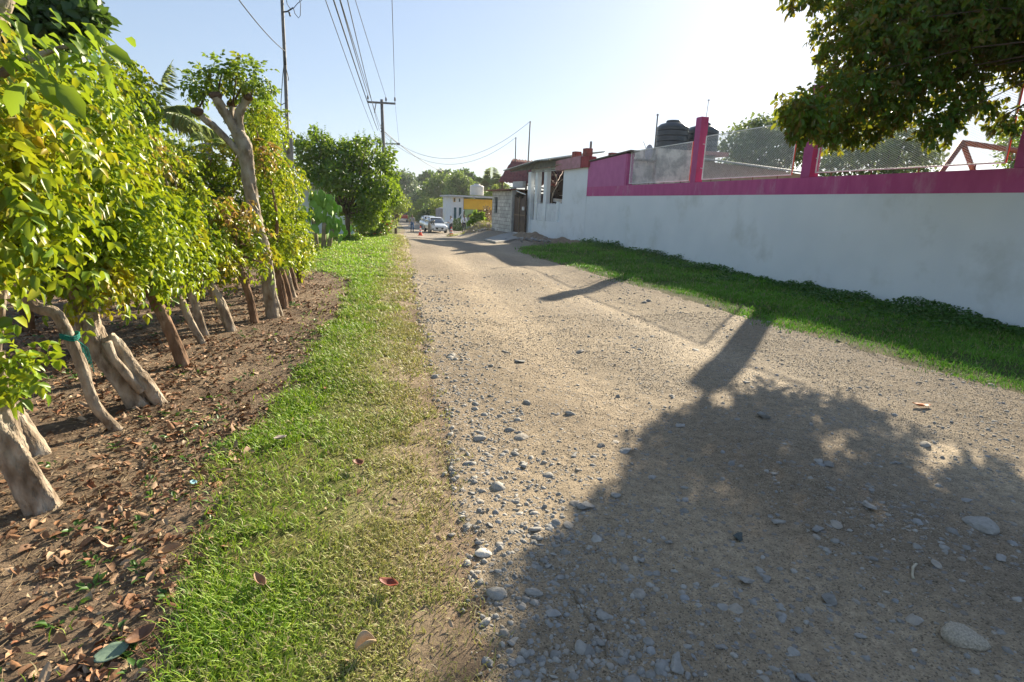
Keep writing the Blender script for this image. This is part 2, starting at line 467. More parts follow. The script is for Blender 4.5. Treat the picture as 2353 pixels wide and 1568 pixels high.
# gravel road sheet
def road_mat():
    m, nt, N, Lk = new_mat('gravel_road')
    out = N.new('ShaderNodeOutputMaterial'); b = N.new('ShaderNodeBsdfPrincipled'); b.inputs['Roughness'].default_value = .9
    b.inputs['Specular IOR Level'].default_value = .2
    tc = N.new('ShaderNodeTexCoord'); a = N.new('ShaderNodeAttribute'); a.attribute_name = 'tint'

    def noise(s, d=6, r_=.6):
        n = N.new('ShaderNodeTexNoise'); n.inputs['Scale'].default_value = s; n.inputs['Detail'].default_value = d; n.inputs['Roughness'].default_value = r_
        Lk.new(tc.outputs['Object'], n.inputs['Vector']); return n

    def mul(x, y):
        mx = N.new('ShaderNodeMix'); mx.data_type = 'RGBA'; mx.blend_type = 'MULTIPLY'; mx.inputs[0].default_value = 1
        Lk.new(x, mx.inputs[6]); Lk.new(y, mx.inputs[7]); return mx.outputs[2]

    def rng_(x, a0, a1, b0, b1):
        mr = N.new('ShaderNodeMapRange'); mr.inputs[1].default_value = a0; mr.inputs[2].default_value = a1; mr.inputs[3].default_value = b0; mr.inputs[4].default_value = b1
        Lk.new(x, mr.inputs[0]); return mr.outputs[0]
    cur = mul(a.outputs['Color'], rng_(noise(14, 9, .72).outputs['Fac'], .3, .7, .66, 1.3))
    v1 = N.new('ShaderNodeTexVoronoi'); v1.inputs['Scale'].default_value = 150; Lk.new(tc.outputs['Object'], v1.inputs['Vector'])
    v2 = N.new('ShaderNodeTexVoronoi'); v2.inputs['Scale'].default_value = 26; v2.inputs['Randomness'].default_value = 1; Lk.new(tc.outputs['Object'], v2.inputs['Vector'])
    # small embedded grit: its own colour per cell
    sepc = N.new('ShaderNodeSeparateColor'); Lk.new(v1.outputs['Color'], sepc.inputs[0])
    cur = mul(cur, rng_(sepc.outputs[0], 0, 1, .82, 1.18)); cur = mul(cur, rng_(sepc.outputs[1], .86, .92, 1, .5))
    sep2 = N.new('ShaderNodeSeparateColor'); Lk.new(v2.outputs['Color'], sep2.inputs[0])
    msk = N.new('ShaderNodeMath'); msk.operation = 'MULTIPLY'
    Lk.new(rng_(sep2.outputs[1], .72, .78, 0, 1), msk.inputs[0]); Lk.new(rng_(v2.outputs['Distance'], .42, .3, 0, 1), msk.inputs[1])
    mx = N.new('ShaderNodeMix'); mx.data_type = 'RGBA'; Lk.new(msk.outputs[0], mx.inputs[0]); Lk.new(cur, mx.inputs[6]); mx.inputs[7].default_value = (.27, .25, .225, 1)
    Lk.new(mx.outputs[2], b.inputs['Base Color'])
    h = N.new('ShaderNodeMath'); h.operation = 'MULTIPLY_ADD'
    Lk.new(rng_(v1.outputs['Distance'], 0, .6, 1, 0), h.inputs[0]); h.inputs[1].default_value = .22
    h2 = N.new('ShaderNodeMath'); h2.operation = 'MULTIPLY_ADD'; Lk.new(msk.outputs[0], h2.inputs[0]); h2.inputs[1].default_value = .5; Lk.new(noise(36, 9, .75).outputs['Fac'], h2.inputs[2])
    Lk.new(h2.outputs[0], h.inputs[2])
    bp = N.new('ShaderNodeBump'); bp.inputs['Strength'].default_value = .85; bp.inputs['Distance'].default_value = .022
    Lk.new(h.outputs[0], bp.inputs['Height']); Lk.new(bp.outputs[0], b.inputs['Normal'])
    Lk.new(b.outputs[0], out.inputs[0]); return m


yr = np.concatenate([np.linspace(-30, .5, 20), np.geomspace(.55, 30, 420), np.geomspace(30.5, 150, 60)])
tr = np.linspace(0, 1, 230)
Yg, Tg = np.meshgrid(yr, tr, indexing='ij')
L0 = ledge(Yg) - .3 + .1 * fbm(Yg, Yg * 0, .8, 2, 77); R0 = redge(Yg) + .35
Xg = L0 + (R0 - L0) * Tg
Zg = gz(Xg, Yg)
nearw = 1 - ss(8, 25, Yg)
Zg = Zg + nearw * (.012 * fbm(Xg, Yg, .14, 3, 41) + .009 * fbm(Xg, Yg, .05, 2, 47)) + .006
inl = Xg - ledge(Yg); inr = redge(Yg) - Xg
Zg = Zg - .07 * (1 - ss(-.25, .12, inl + .12 * fbm(Xg, Yg, .3, 3, 12))) - .08 * (1 - ss(-.35, .1, inr + .12 * fbm(Xg, Yg, .3, 3, 14)))
tt = np.clip(.5 + .9 * fbm(Xg, Yg * .55, 1.3, 4, 51), 0, 1).ravel()
rc = blend((.29, .225, .152), (.46, .362, .243), tt)
grey = np.clip(.45 + 1.0 * fbm(Xg, Yg * .35, .8, 4, 61), 0, 1).ravel()[:, None] * ss(.9, 2.6, inl).ravel()[:, None] * .35
rc = rc * (1 - grey) + np.array((.235, .212, .182))[None] * grey
rc = rc * (1 - .0 * tt[:, None])
trk = (np.exp(-((inl - 1.5 - .15 * fbm(Xg * 0, Yg, 2, 2, 5)) / .42) ** 2) + np.exp(-((inl - 3.6 - .15 * fbm(Xg * 0, Yg, 2, 2, 9)) / .48) ** 2)).ravel()[:, None]; rc = rc * (.86 + .26 * np.clip(trk, 0, 1))
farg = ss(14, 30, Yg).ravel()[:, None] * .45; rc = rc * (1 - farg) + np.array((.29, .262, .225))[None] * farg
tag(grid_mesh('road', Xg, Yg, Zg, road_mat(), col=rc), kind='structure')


def ico(sub, amp, seed, flat=.6, angular=False):
    import bmesh
    bm = bmesh.new(); bmesh.ops.create_icosphere(bm, subdivisions=sub, radius=1)
    rs = np.random.default_rng(seed)
    if angular:
        pl = [(nrm(rs.normal(size=3)), rs.uniform(.42, .8)) for _ in range(10)]
    off = rs.normal(size=3) * 5
    for v in bm.verts:
        c = np.array(v.co)
        if angular:
            for n_, d_ in pl:
                q = c @ n_
                if q > d_: c = c - n_ * (q - d_)
        k = 1 + amp * (math.sin(c[0] * 2.3 + off[0]) + math.sin(c[1] * 2.9 + off[1]) + math.sin(c[2] * 2.1 + off[2])) * .45 + amp * .35 * rs.normal() * (1 if sub < 3 else .25)
        v.co = (c[0] * k, c[1] * k * rs.uniform(.98, 1.02), c[2] * k * flat)
    bm.verts.ensure_lookup_table()
    vs = [tuple(v.co) for v in bm.verts]; fs = [tuple(v.index for v in f.verts) for f in bm.faces]
    bm.free(); return vs, fs


STONE = rmat('stone', [(.22, .21, .19), (.31, .295, .265), (.38, .355, .31), (.24, .235, .22), (.34, .30, .245), (.27, .275, .275)], .82, .3, .5, 90)


def zrot(n, tilt=.25):
    a = rng.uniform(0, 2 * math.pi, n); d = np.stack([np.cos(a), np.sin(a), rng.normal(size=n) * tilt], -1)
    nn = np.stack([rng.normal(size=n) * tilt, rng.normal(size=n) * tilt, np.ones(n)], -1)
    return basis_from(d, nn)


def road_z(x, y):
    nw = 1 - ss(8, 25, y)
    return gz(x, y) + nw * (.012 * fbm(x, y, .14, 3, 41) + .009 * fbm(x, y, .05, 2, 47)) + .006


# loose gravel: thousands of pebbles, thick along the left border, thin on the wheel tracks
pebs = []
yy = 1.0 * (13 / 1.0) ** rng.uniform(0, 1, 60000) ** 1.0; xx = rng.uniform(.1, 6.4, 60000)
xx = np.where(rng.uniform(size=60000) < .3, ledge(yy) + np.abs(rng.normal(size=60000)) * .38 + .02, xx)
den = .15 + (.06 + .20 * (1 - ss(3, 7, yy))) * np.exp(-((xx - ledge(yy) - .38) / .24) ** 2) * ss(-.3, .1, fbm(xx, yy, .35, 2, 72)) + .30 * ss(.02, .32, fbm(xx, yy, .5, 3, 71)) * ss(.2, .6, xx - ledge(yy)) + .07 * (1 - ss(2.0, 3.2, yy)) * ss(.2, .5, xx - ledge(yy))
den *= 1 - .55 * np.clip(np.exp(-((xx - ledge(yy) - 1.5) / .42) ** 2) + np.exp(-((xx - ledge(yy) - 3.6) / .48) ** 2), 0, 1)
den *= (xx > ledge(yy) - .05) * (xx < redge(yy) + .1)
keep = rng.uniform(size=60000) < den
xx, yy = xx[keep], yy[keep]
sz = .003 + .0165 * rng.uniform(size=len(xx)) ** 4.5 + .0012 * yy * rng.uniform(size=len(xx))
big = rng.uniform(size=len(xx)) < .05; sz = np.where(big, sz * 1.9, sz)
PV = []; PL = []; PS = []; vo = 0; lo_ = 0
for k in range(6):
    s_ = slice(k, None, 6); n = len(xx[s_])
    tv, tf = ico(2, .3, 100 + k, rng.uniform(.5, .8), k % 2 == 0)
    pos = np.stack([xx[s_], yy[s_], road_z(xx[s_], yy[s_]) - sz[s_] * .10], -1)
    sc3 = sz[s_][:, None] * rng.uniform(.7, 1.4, (n, 3)) * np.array([1, 1, .8])
    V, lp, st = scatter_arrays(tv, tf, pos, zrot(n), sc3)
    PV.append(V); PL.append(lp + vo); PS.append(st + lo_); vo += len(V); lo_ += len(lp)
g_ = np_mesh('gravel', np.concatenate(PV), np.concatenate(PL), np.concatenate(PS), STONE, None, True)
tag(g_, 'loose grey and tan gravel strewn over the dirt road', 'gravel', kind='stuff')

# fine grit lying on the packed dirt
n = 110000
yy = 1.0 * 8 ** rng.uniform(0, 1, n); xx = rng.uniform(.2, 6.3, n)
k = (xx > ledge(yy)) & (xx < redge(yy)) & (rng.uniform(size=n) < .25 + .75 * ss(-.25, .2, fbm(xx, yy, .45, 3, 171))); xx, yy = xx[k], yy[k]; n = len(xx)
OCT = ([(1, .1, 0), (-.9, .2, .1), (.1, 1, 0), (0, -1, .1), (.1, 0, .8), (0, 0, -.7)], [(0, 2, 4), (2, 1, 4), (1, 3, 4), (3, 0, 4), (2, 0, 5), (1, 2, 5), (3, 1, 5), (0, 3, 5)])
sz = rng.uniform(.0015, .0042, n) * (.7 + .16 * yy)
o = scatter('grit', *OCT, np.stack([xx, yy, road_z(xx, yy) + sz * .2], -1), zrot(n, .4), sz[:, None] * rng.uniform(.7, 1.4, (n, 3)), rmat('grit', [(.24, .20, .15), (.40, .34, .25), (.17, .15, .13), (.50, .43, .33), (.32, .28, .23)], .9), None, True)
tag(o, 'fine grit lying over the packed dirt of the road', 'gravel', kind='stuff')

# larger stones half sunk in the road: each its own object
STN = [ico(4, .38, 200 + k, .55, angular=(k != 1)) for k in range(6)]
STM = []
for k, (tv, tf) in enumerate(STN):
    me = bpy.data.meshes.new('stone'); me.from_pydata(tv, [], tf); me.materials.append(STONE)
    me.polygons.foreach_set('use_smooth', [True] * len(tf)); me.set_sharp_from_angle(angle=R(38)); STM.append(me)
# (u, v, half width px) as seen, put at their real places on the road
stones = [(1198, 1005, 24), (1103, 1010, 15), (1435, 1032, 20), (1380, 1022, 16), (1320, 1048, 15), (1195, 826, 15), (1333, 806, 12), (1313, 948, 12), (1565, 976, 16),
          (1585, 1050, 12), (1205, 1075, 20), (1340, 1165, 28), (1305, 1212, 18), (1415, 1140, 14), (1500, 1090, 12), (1900, 1072, 18), (1995, 1170, 22), (1750, 960, 22),
          (2125, 1018, 14), (2250, 1205, 28), (2220, 1150, 14), (1905, 1370, 26), (1718, 1330, 24), (1760, 1320, 16), (1690, 1400, 20), (1575, 1110, 10), (1577, 1138, 13), (1572, 1165, 14), (1790, 1195, 16),
          (1875, 1215, 18), (1920, 1205, 16), (1660, 1395, 14), (1800, 1415, 12), (1835, 1440, 16), (1475, 1290, 14), (1535, 1245, 12), (1465, 1365, 14), (1230, 1370, 18), (1290, 1330, 14),
          (1350, 1500, 22), (1180, 1480, 16), (1655, 1490, 16), (2100, 1420, 18), (1980, 1450, 12), (2300, 1290, 14), (1115, 1275, 14), (1780, 1090, 12), (2060, 1060, 14), (1415, 1010, 10),
          (1600, 800, 10), (1500, 770, 9), (1420, 905, 10), (1715, 880, 10), (2000, 1130, 12), (2150, 1300, 14), (1390, 1420, 16), (1270, 1420, 18), (1150, 1395, 12), (1555, 1535, 26), (1850, 1555, 22)]
for i, (u, v, hw) in enumerate(stones):
    p = gnd(u, v); r_ = hw / PF * np.linalg.norm(p - CAM) * .86
    o = link_mesh('stone', STM[i % 6]); o.location = (p[0], p[1], float(road_z(p[:1], p[1:2])[0]) + r_ * .10)
    o.scale = (r_ * rng.uniform(.8, 1.1), r_ * rng.uniform(.55, .9), r_ * rng.uniform(.55, .95))
    o.rotation_euler = (rng.normal() * .12, rng.normal() * .12, rng.uniform(-.7, .7))
    tag(o, 'grey stone lying half sunk in the gravel road', 'stone', 'stones sunk in the gravel road')


def one_stone(u, v, hw, k, label, mat=None, hz=.7, rz=0.3):
    p = gnd(u, v); r_ = hw / PF * np.linalg.norm(p - CAM)
    me = STM[k].copy()
    if mat: me.materials.clear(); me.materials.append(mat)
    o = link_mesh('stone', me); o.location = (p[0], p[1], float(road_z(p[:1], p[1:2])[0]) + r_ * .2); o.scale = (r_, r_ * .8, r_ * hz); o.rotation_euler = (.1, .05, rz)
    tag(o, label, 'stone', 'stones sunk in the gravel road')


one_stone(2220, 1468, 28, 1, 'large pale tan stone standing proud of the road, the biggest stone', pmat('tan_stone', (.58, .50, .38), (.34, .30, .24), 9, .85, .6, 40), 1.0, -.7)
one_stone(1698, 1228, 17, 4, 'dark greenish angular stone standing alone in the shaded road', pmat('green_stone', (.13, .15, .14), (.07, .085, .085), 20, .8, .6, 60), 1.1, .2)
one_stone(1113, 1278, 15, 1, 'small white pebble lying on sand at the grass edge of the road', pmat('white_pebble', (.62, .58, .5), (.5, .46, .4), 20, .7, .2, 60), .7, -.3)

# fallen leaves, dry litter, weeds ------------------------------------------------
DEAD = rmat('dead_leaf', [(.18, .085, .04), (.30, .15, .07), (.11, .055, .03), (.40, .25, .14), (.26, .10, .045), (.46, .34, .22), (.16, .085, .045), (.22, .12, .065)], .7, .3, .3, 60)
DLEAF = leaf(.55, .35, .28, .7)
n = 30000
yy = 1.0 * 16 ** rng.uniform(0, 1, n); xx = rng.uniform(-4.5, .6, n)
dn = ss(.15, -.15, xx - gledge(yy) + .15 * fbm(xx, yy, .6, 2, 4)) * (.3 + .7 * ss(-.2, .15, fbm(xx, yy, .55, 3, 91))) + .012 * (xx < ledge(yy))
k = rng.uniform(size=n) < dn; xx, yy = xx[k], yy[k]; n = len(xx)
sz = (.020 + .052 * rng.uniform(size=n) ** 1.6) * (1 + .02 * yy)
a = rng.uniform(0, 2 * math.pi, n)
d = np.stack([np.cos(a), np.sin(a), rng.normal(size=n) * .25], -1); nn = np.stack([rng.normal(size=n) * .36, rng.normal(size=n) * .36, np.sign(rng.uniform(-.35, 1, n))], -1)
pos = np.stack([xx, yy, gz(xx, yy) + .008 + .012 * rng.uniform(size=n)], -1)
o = scatter('leaf_litter', *DLEAF, pos, basis_from(d, nn), sz, DEAD, None, True)
tag(o, 'brown curled dead leaves littering the soil under the fence trees', 'leaf litter', kind='stuff')

# crumbled leaf bits
n = 60000
yy = 1.0 * 15 ** rng.uniform(0, 1, n); xx = rng.uniform(-4, 1.2, n)
dn = ss(.25, -.15, xx - gledge(yy) + .2 * fbm(xx, yy, .5, 2, 4)) * (.25 + .75 * ss(-.2, .2, fbm(xx, yy, .4, 3, 94))) + .03
k = rng.uniform(size=n) < dn; xx, yy = xx[k], yy[k]; n = len(xx)
a = rng.uniform(0, 2 * math.pi, n); d = np.stack([np.cos(a), np.sin(a), rng.normal(size=n) * .3], -1)
o = scatter('leaf_crumbs', *CARD, np.stack([xx, yy, gz(xx, yy) + .004], -1), basis_from(d, rng.normal(size=(n, 3)) * .4 + np.array([0, 0, 1.0])), rng.uniform(.006, .026, n) * (1 + .03 * yy),
            rmat('leaf_crumb', [(.18, .10, .05), (.34, .23, .13), (.11, .065, .04), (.46, .36, .23), (.27, .15, .08)], .8), None)
tag(o, 'crumbled bits of dry leaf spread over the soil', 'leaf litter', kind='stuff')
# straw and fine twigs on the soil
n = 16000
yy = 1.0 * 12 ** rng.uniform(0, 1, n); xx = rng.uniform(-4, .4, n); k = (xx < gledge(yy) + .1) & (rng.uniform(size=n) < .25 + .75 * ss(-.1, .2, fbm(xx, yy, .7, 2, 15))); xx, yy = xx[k], yy[k]; n = len(xx)
a = rng.uniform(0, 2 * math.pi, n); d = np.stack([np.cos(a), np.sin(a), rng.normal(size=n) * .12], -1)
TW = ([(-.5, 0, 0), (.5, 0, 0), (.5, 1, .0), (-.5, 1, 0), (0, .5, .8)], [(0, 1, 4), (1, 2, 4), (2, 3, 4), (3, 0, 4)])
pos = np.stack([xx, yy, gz(xx, yy) + .006], -1); ln = rng.uniform(.03, .13, n)
o = scatter('straw', *TW, pos, basis_from(d, np.tile([0, 0, 1.0], (n, 1))), np.stack([.0022 + 0 * ln, ln, .002 + 0 * ln], -1), rmat('straw', [(.22, .15, .08), (.40, .31, .18), (.15, .09, .05)], .8), None)
tag(o, 'dry straw and thin twigs scattered over the brown soil', 'straw', kind='stuff')

# low green weeds in the soil
WEED = lmat('weed_leaf', [(.05, .12, .025), (.08, .17, .03), (.10, .20, .04), (.06, .13, .03)], (.16, .30, .03), .35)
nb = 900
yy = 1.3 * (14 / 1.3) ** rng.uniform(0, 1, nb); xx = rng.uniform(-5, .5, nb)
k = (xx < gledge(yy) + .05) & (fbm(xx, yy, .8, 3, 123) > .03); xx, yy = xx[k], yy[k]; nb = len(xx)
m_ = 7; bi = np.repeat(np.arange(nb), m_); a = rng.uniform(0, 2 * math.pi, nb * m_)
d = np.stack([np.cos(a), np.sin(a), rng.uniform(.15, .9, nb * m_)], -1)
pos = np.stack([xx[bi], yy[bi], gz(xx[bi], yy[bi])], -1) + np.stack([np.cos(a), np.sin(a), np.ones(nb * m_) * .5], -1) * rng.uniform(.004, .035, (nb * m_, 1))
o = scatter('ground_weeds', *LEAF, pos, basis_from(d, np.tile([0, 0, 1.0], (nb * m_, 1)) + rng.normal(size=(nb * m_, 3)) * .3), rng.uniform(.014, .042, nb * m_) * (1 + .05 * yy[bi]), WEED, None, True)
tag(o, 'low green weeds sprouting from the soil under the fence trees', 'weeds', kind='stuff')


# notable single leaves
def curl_leaf(name, label, u, v, length, mat, rz, curl=.35, w=.6, roll=.25, z=None, cat='leaf', lift=.012):
    """one leaf blade with real curvature and thickness"""
    p = gnd(u, v); nu, nv = 14, 7; vs = []
    for i in range(nu):
        t = i / (nu - 1); wid = w * length * (math.sin(math.pi * min(1, t * .94 + .06)) ** .75) * .5
        for j in range(nv):
            q = (j / (nv - 1) - .5) * 2
            vs.append((q * wid, (t - .5) * length, curl * length * (t - .45) ** 2 + roll * wid * q * q + .006 * math.sin(9 * t + 4 * q) * length * 3))
    fs = [(i * nv + j, i * nv + j + 1, (i + 1) * nv + j + 1, (i + 1) * nv + j) for i in range(nu - 1) for j in range(nv - 1)]
    me = bpy.data.meshes.new(name); me.from_pydata(vs, [], fs); me.materials.append(mat)
    me.polygons.foreach_set('use_smooth', [True] * len(fs))
    o = link_mesh(name, me); s = o.modifiers.new('thickness', 'SOLIDIFY'); s.thickness = .002
    o.location = (p[0], p[1], g1(p[0], p[1]) + lift); o.rotation_euler = (0.05, .1, rz)
    return tag(o, label, cat)


LM = lambda n_, a_, b_: pmat(n_, a_, b_, 14, .6, .3, 40, .35)
curl_leaf('fallen_leaf', 'big grey green fallen leaf on the soil at the lower left corner', 262, 1528, .105, LM('greygreen_leaf', (.17, .24, .17), (.12, .18, .13)), -1.1, .15, .72, .12, lift=.03)
curl_leaf('fallen_leaf', 'vivid orange fallen leaf lying on the open road', 2115, 938, .16, LM('orange_leaf', (.62, .16, .02), (.42, .09, .02)), 1.3, .5, .5, .3, lift=.02)
curl_leaf('fallen_leaf', 'dark red brown curled leaf in the grass near the road', 892, 1385, .085, LM('redbrown_leaf', (.28, .06, .025), (.15, .035, .02)), 1.0, .6, .6, .5, lift=.04)
curl_leaf('fallen_leaf', 'pale tan rolled dry leaf in the grass at the bottom edge', 842, 1528, .075, LM('tan_leaf', (.56, .42, .27), (.36, .25, .14)), -1.25, .3, .62, 2.2, lift=.03)
curl_leaf('fallen_leaf', 'brown leaf lying on the dirt beside the grey green leaf', 330, 1495, .10, LM('brown_leaf', (.2, .1, .05), (.12, .06, .035)), -.8, .7, .6, .5, lift=.03)
curl_leaf('fallen_leaf', 'light brown cupped leaf at the dirt and grass boundary', 395, 1290, .10, LM('lightbrown_leaf', (.42, .25, .12), (.3, .16, .08)), -1.3, .6, .55, .7, lift=.03)
curl_leaf('fallen_leaf', 'rust coloured leaf lying on the grass strip halfway along', 823, 1098, .075, LM('rust_leaf', (.25, .09, .045), (.16, .06, .03)), .4, .5, .8, .5, lift=.04)
curl_leaf('fallen_leaf', 'greyish dry leaf standing in the grass left of the rust leaf', 645, 1040, .085, LM('grey_leaf', (.36, .3, .26), (.26, .21, .18)), 2.2, .6, .6, .6, lift=.04)
curl_leaf('fallen_leaf', 'long brown leaf curled in the middle of the grass strip', 600, 1395, .09, LM('brown_leaf_b', (.34, .2, .11), (.22, .12, .06)), .5, .7, .4, .9, lift=.04)
curl_leaf('litter_scrap', 'pale blue scrap of litter at the edge of the grass', 446, 1127, .05, LM('blue_scrap', (.35, .6, .66), (.3, .5, .56)), .4, .4, .7, .3, cat='litter', lift=.015)


def twig(label, pts, r_, mat, name='twig'):
    m = MB(); P = []
    for (u, v) in pts:
        p = gnd(u, v); P.append((p[0], p[1], float(road_z(p[:1], p[1:2])[0]) + r_ * 1.2))
    m.tube(P, r_, 6, lump=.15); o = m.build(name, mat, None, True); tag(o, label, 'twig')


TWM = pmat('twig_bark', (.2, .16, .115), (.12, .09, .06), 20)
twig('thin brown twig lying bent in the road near its left side', [(1318, 1362), (1322, 1385), (1345, 1420), (1372, 1455)], .0035, TWM)
twig('short straight brown twig at the bottom of the road', [(1395, 1465), (1392, 1490), (1393, 1515)], .003, TWM)
twig('pale bleached curved stick lying on the shaded road', [(2105, 1300), (2097, 1308), (2095, 1325), (2098, 1333)], .006, pmat('bleached', (.5, .45, .34), (.38, .33, .24), 20))

# ------------------------------------------------------------------ grass
GRASS = attr_mat('grass_blade', 'tint', .55, .35, .35)
BLADE = ([(-.5, 0, 0), (.5, 0, 0), (.42, .5, .10), (-.42, .5, .10), (0, 1, -.12)], [(0, 1, 2, 3), (3, 2, 4)])


def grass(name, x, y, ln, wd, tint, lean, label, cat='grass'):
    n = len(x); a = rng.uniform(0, 2 * math.pi, n)
    d = np.stack([np.cos(a) * lean, np.sin(a) * lean, np.ones(n)], -1)
    nn = np.stack([np.cos(a), np.sin(a), -lean * .2], -1) * -1 + rng.normal(size=(n, 3)) * .35
    pos = np.stack([x, y, gz(x, y) - .004], -1)
    o = scatter(name, *BLADE, pos, basis_from(d, nn), np.stack([wd, ln, ln], -1), GRASS, None, True, tint)
    return tag(o, label, cat, kind='stuff')


def strip_density(x, y):
    wb = .22 * fbm(x, y, .9, 3, 21) + .1 * fbm(x, y, .25, 2, 5)
    gl = gledge(y)
    d_ = ss(-.14, .12, x - gl + wb) * ss(-.2, .32, ledge(y) - x + wb * .9)
    return d_


n = 330000
y = .95 * (46 / .95) ** (rng.uniform(0, 1, n) ** 1.05)
gl = np.where(y > 13, np.maximum(gledge(y), -2.8), gledge(y)) - .45
x = gl + (ledge(y) + .25 - gl) * rng.uniform(0, 1, n)
dn = strip_density(x, y) * (.18 + .82 * ss(-.22, .18, fbm(x, y, .35, 3, 7))) * (1 - .45 * ss(.75, .1, ledge(y) - x))
dn = np.maximum(dn, .010 * (x < gl + .8))
k = rng.uniform(size=n) < dn; x, y = x[k], y[k]; n = len(x)
lf = 1 + .055 * y
ln = rng.uniform(.016, .042, n) * lf * (1 + .4 * ss(.5, .0, x - gledge(y)) * (y < 13)) * (.8 + .6 * np.clip(.5 + fbm(x, y, .5, 2, 9), 0, 1)); wd = rng.uniform(.0022, .0042, n) * (.55 + .42 * y)
dry = np.clip(ss(1.0, .12, ledge(y) - x) + .55 * fbm(x, y, .4, 3, 19) + rng.normal(size=n) * .22, 0, 1)
fresh = rng.uniform(size=n)[:, None]
gr = np.array((.12, .27, .016))[None] * (1 - fresh) + np.array((.36, .50, .03))[None] * fresh
yel = np.array((.40, .34, .13))
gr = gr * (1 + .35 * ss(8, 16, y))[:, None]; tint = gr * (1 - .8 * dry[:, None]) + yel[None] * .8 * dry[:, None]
strw = (rng.uniform(size=n) < .10 + .15 * dry)[:, None]; tint = np.where(strw, np.array((.42, .36, .19))[None], tint)
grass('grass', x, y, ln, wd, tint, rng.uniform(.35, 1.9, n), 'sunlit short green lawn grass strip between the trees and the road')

# shaded verge along the wall
n = 150000
y = 1.6 * (26 / 1.6) ** rng.uniform(0, 1, n); x = 5.7 + 5.6 * rng.uniform(0, 1, n)
wb = .6 * fbm(x, y, .8, 4, 33)
dn = ss(-.3, .5, x - redge(y) + wb) * (.25 + .75 * ss(-.3, .1, fbm(x, y, .6, 3, 133))) * (x < 11.15) * (1 - ss(21.5, 24.5, y + wb * 2 - (x - 9.5) * .5))
k = rng.uniform(size=n) < dn; x, y = x[k], y[k]; n = len(x)
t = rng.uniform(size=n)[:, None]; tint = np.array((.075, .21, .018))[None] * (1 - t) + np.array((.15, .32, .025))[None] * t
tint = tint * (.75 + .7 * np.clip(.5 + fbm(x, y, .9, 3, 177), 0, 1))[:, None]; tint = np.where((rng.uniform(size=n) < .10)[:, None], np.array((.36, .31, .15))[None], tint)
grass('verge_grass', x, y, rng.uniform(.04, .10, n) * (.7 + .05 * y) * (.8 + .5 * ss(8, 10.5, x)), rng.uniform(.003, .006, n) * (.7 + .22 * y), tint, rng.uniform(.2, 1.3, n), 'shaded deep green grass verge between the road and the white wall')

# broad leaved creeping weeds near the wall foot
n = 26000
y = 2.5 * (24.5 / 2.5) ** rng.uniform(0, 1, n); x = 11.18 - np.abs(rng.normal(size=n)) * 1.0
dn = (x > 7.5) * ss(-.25, .1, fbm(x, y, 1.0, 3, 55) + .25 * ss(9.4, 10.6, x)) * (1 - ss(22.5, 25, y))
k = rng.uniform(size=n) < dn; x, y = x[k], y[k]; n = len(x)
hgt = (.03 + .20 * np.clip(.4 + fbm(x, y, .7, 3, 66), 0, 1) * ss(9.0, 10.8, x)) * rng.uniform(.2, 1, n) * 1.5
pos = np.stack([x, y, gz(x, y) + hgt], -1)
a = rng.uniform(0, 2 * math.pi, n); d = np.stack([np.cos(a), np.sin(a), rng.normal(size=n) * .4], -1)
o = scatter('verge_weeds', *LEAF, pos, basis_from(d, np.tile([-.25, -.1, 1.0], (n, 1)) + rng.normal(size=(n, 3)) * .5), rng.uniform(.04, .085, n) * (.8 + .03 * y), lmat('verge_weed_leaf', [(.04, .11, .02), (.06, .15, .025), (.08, .18, .03)], (.14, .28, .03), .3), None, True)
tag(o, 'dark broad leaved creeping weeds along the foot of the white wall', 'weeds', kind='stuff')
# ================================================================== BUILT THINGS
WHITE = pmat('white_limewash', (.82, .85, .86), (.77, .805, .82), 1.1, .9, .35, 22, .2, stain=(.66, .68, .66), stain_scale=.7, bdist=.006)
PINK = pmat('magenta_paint', (.56, .11, .28), (.48, .08, .23), 2.2, .75, .3, 26, .3, stain=(.58, .26, .38), stain_scale=1.3, stretch=(1, 1.6, .55), bdist=.006)
PILP = pmat('pillar_pink', (.50, .10, .26), (.44, .08, .22), 3, .7, .25, 26, .3)
PILR = pmat('pillar_red', (.52, .05, .16), (.43, .04, .13), 3, .65, .25, 26, .3)
METALW = pmat('white_painted_steel', (.84, .84, .82), (.68, .66, .63), 6, .5, .1, 60, .4)
ORANGE = pmat('edge_glow_orange', (.62, .13, .05), (.5, .09, .03), 6, .6, .1, 60, .3)  # orange of the light glow along the mesh panel edges
RUST = pmat('rusty_steel', (.22, .09, .05), (.13, .06, .04), 10, .8, .3, 60)
WX = 11.2


def stucco_plane(name, mats, parent, y0, y1, z0, z1, x0, x1, ny=60, nz=14, amp=.008, seed=0):
    """wall body whose road face is slightly uneven hand trowelled plaster"""
    m = MB(); ys_ = np.linspace(y0, y1, ny); zs_ = np.linspace(z0, z1, nz)
    Yv, Zv = np.meshgrid(ys_, zs_, indexing='ij'); Xv = x0 + amp * fbm(Yv, Zv, 1.1, 3, seed)
    vs = [(Xv[i, j], Yv[i, j], Zv[i, j]) for i in range(ny) for j in range(nz)]
    m.add(vs, [(i * nz + j, i * nz + j + 1, (i + 1) * nz + j + 1, (i + 1) * nz + j) for i in range(ny - 1) for j in range(nz - 1)])
    m.box(((x0 + .02 + x1) / 2, (y0 + y1) / 2, (z0 + z1) / 2), (x1 - x0 - .02, y1 - y0 - .002, z1 - z0 - .002))
    return m.build(name, mats, parent)


